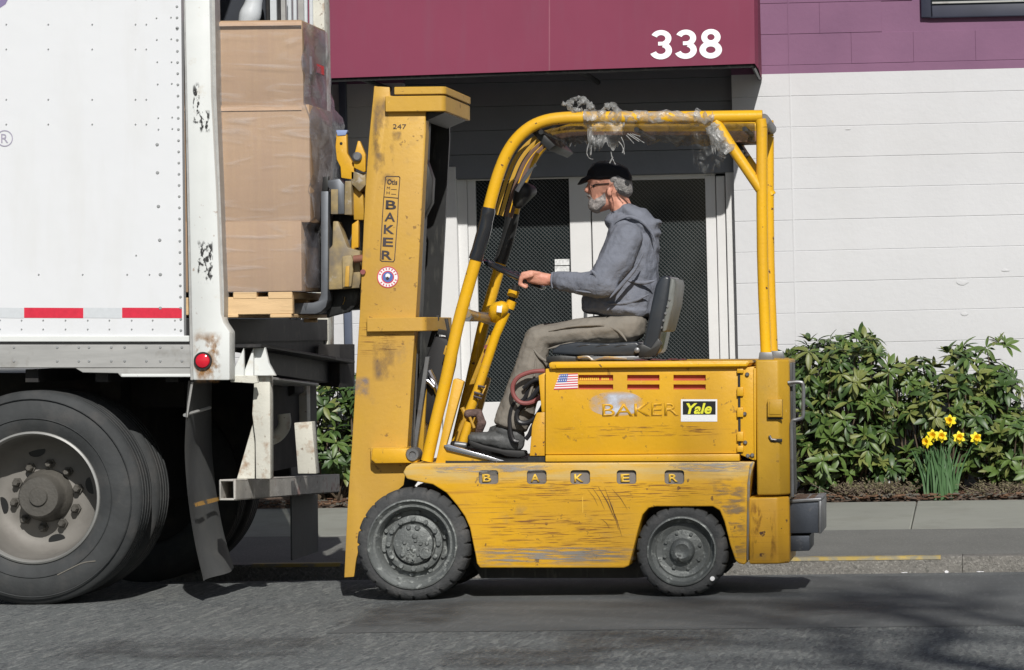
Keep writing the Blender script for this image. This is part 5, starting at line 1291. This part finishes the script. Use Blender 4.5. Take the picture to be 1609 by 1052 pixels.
for pts in ([(925,225),(922,240),(926,248),(932,250)], [(930,228),(928,243)], [(976,215),(981,228),(978,240)], [(960,238),(962,248),(967,258)], [(963,246),(958,256)], [(972,222),(978,230),(981,242)], [(984,212),(996,225)], [(986,210),(1004,222)], [(990,210),(1012,224)], [(993,210),(1006,214)]):
    path = cpx(pts, GY0-.02, 4); m.tube(path, [.0042*q.uniform(.5,1.6) for _ in path], 6, flat=(1,.5))
part(m, 'plastic_streamers', M('whitish_plastic', (.34,.34,.33), rough=.35), wrap, smooth=40)

# ------------------------------------------------------------------ driver
HY = .47                                     # the driver's centre plane
man = empty('person', P(985, 545, HY), 'seated driver in blue-grey hooded sweatshirt, taupe trousers, black cap and glasses, holding the steering wheel', 'person')
def E(px, py, Y, r, rot=0):                   # r in photo pixels (x, z) and metres (y)
    if not isinstance(r, (tuple, list)): return (P(px, py, Y), sc(r, Y))
    return (P(px, py, Y), (sc(r[0], Y), r[1], sc(r[2], Y)), rot)
# body: head, neck, hands, with plain arms and legs under the clothes, one surface
m = MB()
m.hull([E(957,288,HY,(31,.074,33)), E(966,290,HY,(27,.076,29))])                 # skull
m.hull([E(948,284,HY,(25,.066,22)), E(940,300,HY,(15,.058,16)), E(940,320,HY,(12,.045,14)), E(960,308,HY,(17,.062,20))])   # face and jaw
m.hull([E(927,289,HY,(3.4,.012,4)), E(922,299,HY,(4.2,.016,3.6)), E(931,303,HY,(5,.018,4))])                          # nose
m.hull([E(928,311,HY,(4,.022,2.6)), E(933,311,HY,(5,.026,4))])                    # mouth
m.hull([E(927,284,HY,(4,.05,3)), E(935,283,HY,(6,.058,5))])                       # brow
m.hull([E(968,308,HY,(17,.052,18)), E(982,340,HY,(18,.055,14))])                  # neck
m.hull([E(985,350,HY,(16,.06,12)), E(993,392,HY,(24,.11,24)), E(980,450,HY,(30,.11,26)), E(985,500,HY,(26,.10,20))])
for s, ya in ((-1, HY-.20), (1, HY+.20)):
    ye, yh = (HY-.235, .345) if s < 0 else (HY+.22, .60)
    m.hull([E(990,385,HY+s*.10,14), E(984,384,ya,11)]); m.hull([E(984,384,ya,11), E(944,446,ye,9)]); 
    wx_, wy_ = (864, 439) if s < 0 else (858, 440)
    m.hull([E(944,446,ye,9), E(wx_,wy_,yh,8)])
# near hand, closed on the rim
hy = .345
m.hull([E(866,439,hy,(8,.020,9)), E(852,438,hy,(8,.022,10.5)), E(838,433,hy,(9,.026,8.5)), E(833,438,hy+.01,(8,.030,7))])
for k, (dy, L_) in enumerate(((-.034,1.0),(-.012,1.06),(.010,1.0),(.031,.86))):
    a = E(834,432,hy+dy,(5.2,.0095,4.6)); b_ = E(819-1.0*k*0,436+1.5*k*0,hy+dy*.95,(4.3,.0090,4.2)); c_ = E(817,446,hy+dy*.9+.004,(3.9,.0085,3.9)); d_ = E(826,450.5,hy+dy*.85+.004,(3.6,.008,3.6))
    m.hull([a, b_], 1); m.hull([b_, c_], 1); m.hull([c_, d_], 1)
m.hull([E(848,430,hy-.012,(5,.011,4.4)), E(834,427.5,hy-.03,(4.6,.0105,4))], 1); m.hull([E(834,427.5,hy-.03,(4.6,.0105,4)), E(821,430,hy-.034,(3.9,.009,3.4))], 1)
# far hand
m.hull([E(858,440,.60,(8,.02,9)), E(842,440,.60,(9,.03,8))])
for dy in (-.03,-.01,.01,.03):
    m.hull([E(838,438,.60+dy,(4.6,.009,4.4)), E(826,441,.60+dy,(4,.009,4))], 1); m.hull([E(826,441,.60+dy,(4,.009,4)), E(827,450,.60+dy,(3.6,.008,3.6))], 1)
for s in (-1, 1):
    yk = HY + s*.13
    m.hull([E(990,516,HY+s*.09,18), E(845,535,yk,14)]); m.hull([E(845,535,yk,14), E(800,670,yk,9)]); m.hull([E(802,672,yk,8), E(790,698,yk,6)])
body = remeshed(m, 'body', SKIN, man, voxel=.0042, smooth=3)
# ear
m = MB(); e = P(957,300,HY-.076); m.hull([(e, (.014,.010,.026), R(-8))]); m.hull([(e+Vector((.004,.004,.012)), (.015,.008,.015))])
remeshed(m, 'ear', SKIN, man, voxel=.003, smooth=1)
m = MB(); m.hull([(P(957,300,HY+.076), (.014,.010,.026), R(-8))]); part(m, 'ear', SKIN, man, smooth=80)
# grey hair, beard
m = MB()
m.hull([E(975,288,HY,(19,.080,14)), E(982,298,HY,(13,.068,13)), E(968,280,HY,(20,.080,9))]); m.hull([E(976,300,HY,(12,.072,10)), E(968,290,HY,(10,.078,10))])
for yy in (-1, 1): m.hull([E(961,286,HY+yy*.066,(4,.008,6)), E(963,282,HY+yy*.066,(6,.008,4))])
remeshed(m, 'hair', HAIR, man, voxel=.005, smooth=2, disp=.004, dscale=.012)
m = MB()
m.hull([E(931,321,HY,(7.5,.034,11)), E(938,325,HY,(9,.044,10.5)), E(934,312,HY,(8,.044,6))]); m.hull([E(937,324,HY,(9,.050,10.5)), E(950,316,HY,(8,.066,10)), E(952,306,HY,(5,.069,6))]); m.hull([E(940,316,HY,(6,.062,8)), E(950,312,HY,(6,.068,8))])
m.hull([E(926,306.5,HY,(5,.026,3)), E(934,309,HY,(6,.038,3))]); m.hull([E(952,304,HY,(3.6,.0655,4)), E(951,291,HY,(3,.068,3))])
remeshed(m, 'beard', BEARD, man, voxel=.0045, smooth=2, disp=.0035, dscale=.010)
# cap
m = MB(); m.hull([E(955,279,HY,(35,.084,7)), E(956,268,HY,(33,.082,12)), E(952,262,HY,(25,.070,10)), E(984,280,HY,(10,.06,8))])
m.hull([E(922,281,HY,(9,.060,3)), E(914,287,HY,(8,.050,1.6), R(-25)), E(932,278,HY,(8,.070,3))])
remeshed(m, 'cap', CAP, man, voxel=.005, smooth=2)
m = MB(); m.hull([(P(953,252.5,HY), (.012,.012,.005))]); part(m, 'cap_button', CAP, man, smooth=80)
# glasses
GLS = M('dark_spectacle_frame', (.04,.03,.03), rough=.3)
m = MB()
for s in (-1, 1):
    m.tube([P(929,291,HY+s*.058), P(940,289,HY+s*.068), P(957,288,HY+s*.080)], .0030, 6)
    c = P(926.5, 293.5, HY+s*.034)
    m.tube([c + Vector((.004*abs(math.sin(a))*0+.002, math.cos(a)*.025, math.sin(a)*.017)) for a in [2*math.pi*i/16 for i in range(17)]], .0022, 6, caps=False)
m.tube([P(925,291,HY-.010), P(924.5,290,HY), P(925,291,HY+.010)], .0025, 6); part(m, 'glasses', GLS, man)
m = MB()
for s in (-1, 1): c = P(933, 292.5, HY+s*.050); m.hull([(c, (.006,.010,.005))])
part(m, 'eyes', BLACKP, man, smooth=80)
# sweatshirt with hood
m = MB()
m.hull([E(978,345,HY,(16,.10,12)), E(985,372,HY,(32,.185,22)), E(1004,395,HY,(28,.175,32))])
m.hull([E(985,372,HY,(32,.185,22)), E(1004,395,HY,(30,.175,32)), E(990,440,HY,(46,.170,34)), E(962,440,HY,(34,.15,30))])
m.hull([E(990,440,HY,(46,.170,34)), E(962,450,HY,(40,.155,26)), E(952,472,HY,(38,.155,18)), E(1000,480,HY,(36,.175,24))])
m.hull([E(952,474,HY,(38,.160,19)), E(1000,488,HY,(36,.180,18)), E(962,486,HY,(44,.175,9))]); m.hull([E(932,470,HY,(18,.13,14)), E(935,486,HY,(20,.15,8)), E(975,486,HY,(30,.16,9))])
# collar and hood
m.hull([E(960,344,HY,(9,.062,9), R(30)), E(985,326,HY,(10,.075,9))]); m.hull([E(960,346,HY,(11,.07,9)), E(982,356,HY,(26,.12,14))])
m.hull([E(985,328,HY,(12,.08,10)), E(1006,340,HY,(17,.105,14)), E(1012,356,HY,(18,.12,16))])
m.hull([E(1006,342,HY,(17,.105,14)), E(1026,352,HY,(10,.085,9)), E(1022,370,HY,(13,.10,16))])
m.hull([E(1024,352,HY,(10,.080,8)), E(1035,349,HY,(6,.055,5))]); m.hull([E(1024,368,HY,(11,.085,12)), E(1033,366,HY,(6,.07,5))]); m.hull([E(1024,374,HY,(11,.085,12)), E(1031,388,HY,(6,.06,8))])
for s in (-1, 1):
    ya = HY + s*.185; ye = HY + s*.235; yh = .345 if s < 0 else .60
    m.hull([E(984,374,ya,(27,.075,25)), E(968,410,HY+s*.215,(28,.070,24)), ])
    m.hull([E(968,410,HY+s*.215,(28,.070,24)), E(944,444,ye,(22,.062,23))])
    m.hull([E(948,446,ye,(24,.064,23)), E(918,446,HY+s*.21,(16,.058,19))]); m.hull([E(918,446,HY+s*.21,(16,.056,18.5)), E(882,441,(yh+HY+s*.21)/2,(12,.05,15.5))])
    m.hull([E(882,441,(yh+HY+s*.21)/2,(12,.05,15.5)), E(870,440,yh,(7,.042,13.5))])
hood = remeshed(m, 'sweatshirt', HOOD, man, voxel=.0065, smooth=5, disp=.016, dscale=.07)
# creases of the sleeve and hood as raised folds
FOLDM = HOOD
def fold(pts, Y, r):
    m = MB(); m.tube(cpx(pts, Y, 5), [sc(r)*(math.sin(math.pi*(i+.6)/(len(cpx(pts,Y,5))+.2))) + .0005 for i in range(len(cpx(pts,Y,5)))], 8, flat=(.8,1)); part(m, 'cloth_fold', FOLDM, man, smooth=80)
fold([(1012,396),(996,424),(972,452),(958,468)], HY-.262, 3.2); fold([(928,424),(935,430),(940,442)], HY-.285, 2.6); fold([(886,428),(890,440),(888,452)], HY-.205, 2.5); fold([(905,456),(930,459),(950,456)], HY-.262, 1.6)
fold([(985,440),(1010,444),(1030,440)], HY-.168, 3); fold([(955,478),(990,474),(1020,462)], HY-.172, 3)
fold([(965,350),(985,340),(1006,346),(1022,362),(1030,380)], HY-.115, 3.2)
m = MB(); m.hull([E(869,440,.345,(4.5,.041,13.2))]); m.tube([P(868,452,.31), P(866,440,.302), P(868,427.5,.31)], .005, 6); part(m, 'cuff', HOOD, man, smooth=80)
# trousers
m = MB()
for s in (-1, 1):
    yk = HY + s*.125; yh_ = HY + s*.085
    m.hull([E(985,516,yh_,(30,.10,25)), E(925,520,HY+s*.105,(20,.085,22.5)), E(1000,505,yh_,(16,.09,14))])
    m.hull([E(925,520,HY+s*.105,(20,.085,22.5)), E(845,530,yk,(20,.075,19.5))])
    m.hull([E(846,531,yk,(22,.075,20)), E(835,570,yk,(24,.075,18))])
    m.hull([E(837,570,yk,(27,.078,18)), E(818,625,yk,(28,.074,14)), E(806,660,yk,(29,.070,10),R(14))])
    m.hull([E(806,660,yk,(29,.070,9),R(14)), E(802,669,yk,(28,.068,6),R(16))])
remeshed(m, 'trousers', PANTS, man, voxel=.0065, smooth=5, disp=.017, dscale=.075)
FOLDM = PANTS
def fold(pts, Y, r):
    m = MB(); m.tube(cpx(pts, Y, 5), [sc(r)*(math.sin(math.pi*(i+.6)/(len(cpx(pts,Y,5))+.2))) + .0005 for i in range(len(cpx(pts,Y,5)))], 8, flat=(.8,1)); part(m, 'cloth_fold', FOLDM, man, smooth=80)
yk = HY-.125
fold([(838,548),(850,562),(868,572)], yk-.070, 2.4); fold([(842,560),(838,600),(822,650)], yk-.072, 2.2); fold([(862,520),(900,512),(950,510)], yk-.066, 2); fold([(955,512),(972,520),(985,536)], HY-.182, 2.4); fold([(860,548),(895,540),(925,540)], yk-.066, 2.4)
# shoes
for s in (-1, 1):
    yk = HY + s*.125; dx = 0 if s < 0 else -8
    m = MB()
    m.hull([E(812+dx,684,yk,(13,.042,16)), E(806+dx,700,yk,(18,.043,10)), E(790+dx,695,yk,(20,.043,12))]); m.hull([E(790+dx,692,yk,(22,.045,15)), E(760+dx,689,yk,(20,.048,11)), E(746+dx,688,yk,(12,.044,9))]); m.hull([E(798+dx,676,yk,(23,.043,11)), E(808+dx,690,yk,(18,.044,14))])
    sh = remeshed(m, 'shoe', SHOE, man, voxel=.005, smooth=3, disp=.006, dscale=.03)
    m = MB(); m.px([(735+dx,695),(738+dx,691),(760+dx,699),(790+dx,706),(824+dx,708),(826+dx,716),(815+dx,719),(796+dx,717),(786+dx,713),(760+dx,707),(742+dx,702)], yk-.047, yk+.047); part(m, 'shoe_sole', BLK, sh, bevel=.006)

# ------------------------------------------------------------------ planting
def leaf_mesh(i):
    # broad drooping blade along +x, folded at the midrib
    m = MB(); n = 5; L_, C_, R_ = [], [], []
    for k in range(n+1):
        t = k/n; w = .17*math.sin(math.pi*min(1, t*.93+.05))**.8*(1 if t < .96 else .3) + .004; z = -.28*t*t + .02*math.sin(i+t*5)
        x = t*(1-.06*t)
        C_.append(m.bm.verts.new((x, 0, z))); L_.append(m.bm.verts.new((x, w, z+w*.32))); R_.append(m.bm.verts.new((x, -w, z+w*.32)))
    for k in range(n):
        m.bm.faces.new((C_[k], C_[k+1], L_[k+1], L_[k])); m.bm.faces.new((R_[k], R_[k+1], C_[k+1], C_[k]))
    for f in m.bm.faces: f.smooth = True
    me = bpy.data.meshes.new('leaf'); m.bm.to_mesh(me); m.bm.free(); me.shade_smooth(); me.materials.append(LEAF[i]); return me
LM = [leaf_mesh(i) for i in range(3)]
def shrub(label, base, blobs, n_tips, seed, lsize=.098, group='rhododendrons along the wall'):
    """blobs: (px, py, Y, rx, rz px, ry m) lobes of the crown; base: point on the ground"""
    q = random.Random(seed)
    root = empty('rhododendron_shrub', base, label, 'shrub', group)
    tips = []
    tot = sum(b[3]*b[4] for b in blobs)
    for (px, py, Y, rx, rz, ry) in blobs:
        c = P(px, py, Y)
        for _ in range(max(3, int(n_tips*rx*rz/tot))):
            while True:
                v = Vector((q.uniform(-1,1), q.uniform(-1,1), q.uniform(-1,1)))
                if .05 < v.length < 1: break
            rr = q.uniform(.45, 1.0)**.5
            d = v.normalized()
            tips.append((c + Vector((d.x*rr*sc(rx,Y), d.y*rr*ry, d.z*rr*sc(rz,Y))), d))
    leaves = []
    for p, d in tips:
        if p.z < base.z + .03 or p.y > WY - .03: continue
        ax = (d*.8 + Vector((q.uniform(-.3,.3), -.25+q.uniform(-.3,.3), .75+q.uniform(-.2,.3)))).normalized()
        mi = q.choices((0,1,2), (.38,.42,.20))[0]
        nl = q.randint(8, 12); a0 = q.uniform(0, 6.28); qu = ax.to_track_quat('Z', 'Y').to_matrix()
        young = q.random() < .25
        for k in range(nl):
            a = a0 + k*2.4; el = R(q.uniform(-25, 35) if not young else q.uniform(15,70)); s = lsize*q.uniform(.45, 1.2)
            dirv = qu @ Vector((math.cos(a)*math.cos(el), math.sin(a)*math.cos(el), math.sin(el)))
            upv = qu @ Vector((0,0,1)); side_ = upv.cross(dirv).normalized(); up2 = dirv.cross(side_).normalized()
            mm = Matrix((dirv, side_, up2)).transposed().to_4x4()
            mm = Matrix.Translation(p + dirv*.008) @ mm @ Matrix.Diagonal((s, s*q.uniform(.75,1.15), s*q.uniform(.6,1.6), 1))
            leaves.append((p.y - .0*s, mm, mi if q.random() < .8 else q.randrange(3)))
    leaves.sort(key=lambda t: t[0])
    off = OFF[root.name]
    for y, mm, mi in leaves[:298]:
        inst(LM[mi], 'leaf', None, root, mat4=Matrix.Translation(-off) @ mm)
    m = MB()
    for y, mm, mi in leaves[298:]:
        me = LM[mi]; vs = [m.bm.verts.new(mm @ v.co) for v in me.vertices]
        for f in me.polygons:
            nf = m.bm.faces.new([vs[i] for i in f.vertices]); nf.material_index = mi
    bmx = m.bm; bmesh.ops.translate(bmx, verts=bmx.verts, vec=-off)
    me = bpy.data.meshes.new('foliage'); bmx.to_mesh(me); bmx.free(); me.shade_smooth()
    for l in LEAF[:3]: me.materials.append(l)
    o = bpy.data.objects.new('foliage', me); link(o, root); o['kind'] = 'stuff'
    # branches from the base to tips
    m = MB()
    for i, (p, d) in enumerate(tips):
        if i % 3: continue
        b0 = base + Vector((q.uniform(-.08,.08), q.uniform(-.05,.05), -.03)); mid = (b0+p)/2 + Vector((q.uniform(-.08,.08), q.uniform(-.04,.04), -.05*q.random())) + Vector(((p.x-b0.x)*.2, 0, -(p.z-b0.z)*.05))
        m.tube(curve([b0, mid, p], 3), [.014,.012,.010,.008,.006,.005,.003], 5, caps=False)
    part(m, 'branches', LEAF[3], root, smooth=60)
    # flower buds
    m = MB()
    for i, (p, d) in enumerate(tips):
        if i % 4 == 1: m.hull([(p + Vector((0,-.005,.012)), (.007,.007,.013))], 1)
    part(m, 'buds', M('pale_bud', (.22,.25,.09), rough=.6), root, smooth=80, kind='stuff')
    return root
GZ = zs(5.6)
def gp_(px, Y): v = P(px, 780, Y); return Vector((v.x, Y, GZ+.02))
shrub('tall broad rhododendron right behind the forklift counterweight', gp_(1300, 6.0), [(1290,580,6.0,62,48,.28),(1345,585,5.95,62,55,.28),(1262,650,5.95,48,62,.25),(1330,665,5.9,68,62,.30),(1290,725,5.85,56,42,.26),(1385,620,6.0,34,48,.22),(1365,705,5.95,34,46,.2),(1340,535,6.05,40,16,.14),(1253,550,6.1,18,22,.10)], 360, 21)
shrub('looser rhododendron behind the yellow daffodils', gp_(1480, 6.0), [(1440,585,6.05,40,30,.2),(1505,590,6.05,48,44,.24),(1480,640,6.0,60,50,.26),(1440,650,6.05,36,42,.2),(1520,560,6.1,26,18,.12),(1530,655,6.0,40,50,.22),(1500,700,6.05,50,34,.2),(1440,735,5.95,36,34,.18),(1395,745,5.95,34,26,.16)], 215, 22)
shrub('open rhododendron with a lone upright sprig, at the right edge of the hedge', gp_(1585, 6.0), [(1565,590,6.1,26,28,.16),(1566,545,6.1,22,8,.08),(1580,620,6.05,28,32,.18),(1590,680,5.95,42,42,.22),(1545,720,5.9,38,34,.2),(1640,690,6.0,40,60,.24),(1595,735,5.9,40,30,.2)], 175, 23)
shrub('rhododendron half hidden between the trailer and the forklift mast', gp_(528, 6.0), [(528,628,6.0,36,36,.24),(525,705,5.9,42,40,.26),(545,600,6.1,16,18,.12),(575,650,6.0,30,50,.22),(470,680,6.05,40,60,.24)], 150, 24)
# dry low twiggy shrubs
def twigs(label, px, py, w, h, seed):
    q = random.Random(seed); base = gp_(px, 5.72); m = MB()
    for i in range(150):
        a = q.uniform(-1,1); L_ = sc(h, 5.7)*q.uniform(.5,1.1)
        p0 = base + Vector((a*sc(w,5.7)*.5*q.random(), q.uniform(-.08,.08), 0)); p1 = p0 + Vector((a*.12+q.uniform(-.05,.05), q.uniform(-.06,.04), L_*.7)); p2 = p1 + Vector((q.uniform(-.06,.06), q.uniform(-.03,.03), L_*.3))
        m.tube([p0, p1, p2], [.003,.0022,.0012], 4, caps=False)
        for k in range(5):
            c = p1.lerp(p2, q.random()*1.0) + Vector((q.uniform(-.02,.02), q.uniform(-.02,.02), q.uniform(-.04,.02))); r_ = Matrix.Rotation(q.uniform(0,6), 3, Vector((q.random(), q.random(), q.random()+.1)))
            m.face([c + r_ @ Vector(v) for v in ((-.012,0,0),(0,-.005,0),(.012,0,0),(0,.005,.003))], 1)
    return top(m, 'dry_shrub', [LEAF[4], M('dry_olive_leaf', (.17,.15,.085), rough=.9)], label, 'shrub', smooth=0)
twigs('low brown twiggy shrub in front of the tall rhododendron', 1372, 780, 100, 24, 5)
twigs('low brown twiggy shrub under the right end of the hedge', 1585, 778, 90, 20, 6)
# daffodils
petal = None
def petal_mesh():
    m = MB(); v = [m.bm.verts.new(p) for p in ((0,0,0),(.014,-.014,.004),(.034,-.013,.000),(.048,0,-.006),(.034,.013,.000),(.014,.014,.004),(.024,0,.004))]
    for a, b_ in ((0,1),(1,2),(2,3),(3,4),(4,5),(5,0)): m.bm.faces.new((v[6], v[a], v[b_]))
    return finish(m.bm, 'petal', DAFY, 80)
PM = petal_mesh()
def trumpet_mesh():
    m = MB(); prof = [(.008,0),(.011,.012),(.014,.024),(.021,.032)]; seg = 14; rings = []
    for r_, z in prof: rings.append([m.bm.verts.new(((r_*(1+.12*math.sin(k*4) if r_ > .018 else r_))*math.cos(2*math.pi*k/seg) if r_ <= .018 else r_*(1+.12*math.sin(k*3))*math.cos(2*math.pi*k/seg), (r_ if r_ <= .018 else r_*(1+.12*math.sin(k*3)))*math.sin(2*math.pi*k/seg), z)) for k in range(seg)])
    for v in rings[0]+rings[1]+rings[2]: 
        a = Vector((v.co.x, v.co.y)); a = a.normalized()*(.008 if v in rings[0] else .011 if v in rings[1] else .014); v.co.x, v.co.y = a
    for i in range(3):
        for k in range(seg): m.bm.faces.new((rings[i][k], rings[i][(k+1)%seg], rings[i+1][(k+1)%seg], rings[i+1][k]))
    m.bm.faces.new(rings[0]); return finish(m.bm, 'trumpet', DAFO, 80)
TM = trumpet_mesh()
dl = (('topmost yellow daffodil, standing above the others', 1493, 661, 1487, -.25), ('yellow daffodil lowest on the left of the clump', 1457, 694, 1466, -.5), ('yellow daffodil second from the left, partly behind its neighbour', 1466, 684, 1470, -.1), ('yellow daffodil just left of the gap under the topmost bloom', 1479, 685, 1477, .1), ('yellow daffodil right of the gap under the topmost bloom', 1507, 687, 1486, .15), ('yellow daffodil farthest right, apart from the clump', 1533, 688, 1492, .35))
for i, (lb, fx, fy, bxp, yaw) in enumerate(dl):
    Y = 5.66 + .03*(i % 3); bp_ = P(bxp, 779, Y); bp_.z = GZ; q = random.Random(40+i)
    root = empty('daffodil', bp_, lb, 'flower', 'daffodils in front of the hedge')
    f = P(fx, fy, Y-.04)
    m = MB(); m.tube(curve([bp_, bp_.lerp(f, .5)+Vector((0,.01,.02)), f+Vector((.0,.035,.0))], 5), .0035, 6); part(m, 'stem', DAFL, root)
    face = Vector((math.sin(yaw), -1, .12)).normalized(); rot = face.to_track_quat('Z', 'X').to_matrix().to_4x4()
    for k in range(6):
        mm = Matrix.Translation(f - bp_) @ rot @ Matrix.Rotation(R(60*k+10*q.random()), 4, 'Z') @ Matrix.Rotation(R(-12+10*q.random()), 4, 'Y') @ Matrix.Scale(.90, 4)
        inst(PM, 'petal', None, root, mat4=mm)
    inst(TM, 'trumpet', None, root, mat4=Matrix.Translation(f-bp_) @ rot)
    for k in range(13):
        a = q.uniform(-.20,.15) + .03*(i-2.5); h_ = q.uniform(.24,.36); b0 = bp_ + Vector((q.uniform(-.05,.05), q.uniform(-.05,.05), -.01))
        pts = curve([b0, b0 + Vector((a*.35*h_, q.uniform(-.01,.02), h_*.55)), b0 + Vector((a*h_*1.2, q.uniform(-.04,.03), h_))], 3)
        m = MB(); A_ = []
        sv = Vector((q.uniform(.6,1), q.uniform(-.6,.6), 0)).normalized()
        for j, p_ in enumerate(pts):
            w = .0065*(1 if j < len(pts)-2 else .6 if j < len(pts)-1 else .15); A_.append((m.bm.verts.new(p_-sv*w), m.bm.verts.new(p_+sv*w)))
        for j in range(len(A_)-1): m.bm.faces.new((A_[j][0], A_[j][1], A_[j+1][1], A_[j+1][0]))
        part(m, 'strap_leaf', DAFL, root, smooth=80)
# litter
for i, (x, y, w, h, lb) in enumerate(((1487,901,8,6,'small white scrap of litter at the foot of the kerb, nearer the forklift'),(1540,903,14,1.6,'flat strip of white paper litter in the gutter at far right'),(1421,908,12,1.4,'thin pale strip of litter in the gutter below the daffodils'))):
    zg = -.1; dist = None
    c = P(x, y, 2.5); m = MB(); m.hull([(Vector((c.x, 2.5, -.087)), (sc(w,2.5)/2, .02, sc(h,2.5)/2))], 1); top(m, 'paper_scrap', WHITEP, lb, 'litter', smooth=0)

# ------------------------------------------------------------------ street tree behind the photographer, whose bare boughs shade the road
tree = empty('bare_street_tree', (11.0, -21.5, 0), 'bare deciduous street tree standing across the road behind the photographer', 'tree')
def ground_pt(px, py):
    dx, dy = px-PX, py-PY; yy = dx*SR + dy*CR; d = HC*F/yy; return Vector((XC + (dx*CR-dy*SR)*d/F, d-D, 0))
m = MB(); q = random.Random(3)
crotch = Vector((10.4, -21.0, 9.5))
m.tube(curve([(11.0,-21.5,-.1), (10.9,-21.4,4.5), crotch], 4), [.24,.22,.20,.19,.18,.17,.16,.155,.15], 12)
part(m, 'trunk', BARK, tree)
m = MB()
def bough(pts_px, hts, r0, r1):
    g = [ground_pt(x, y) + SUN*(h/SUN.z) for (x, y), h in zip(pts_px, hts)]
    path = curve([crotch] + g, 5); n = len(path)
    m.tube(path, [r0 + (r1-r0)*(i/(n-1))**.7 for i in range(n)], 8); return path
b1 = bough([(1640,1062),(1500,990),(1390,955),(1290,935)], [13.5,14.2,14.8,15.2], .15, .04)
b2 = bough([(1560,1075),(1330,1000),(1200,968),(1100,950)], [13.0,14.4,15.2,15.8], .09, .02)
b3 = bough([(1640,985),(1560,950),(1450,938)], [13.8,14.6,15.2], .09, .02)
for path in (b1, b2, b3):
    for k in range(26):
        i = q.randrange(6, len(path)); p = path[i]; d = Vector((q.uniform(-1,.3), q.uniform(-.5,.5), q.uniform(-.2,.8))).normalized(); L_ = q.uniform(.8,2.4)
        m.tube(curve([p, p + d*L_*.5 + Vector((0,0,.05)), p + d*L_ + Vector((0,0,.2*q.random()))], 3), [.022,.02,.017,.014,.011,.008,.005], 5, caps=False)
part(m, 'branches', BARK, tree)
bpy.context.view_layer.update()
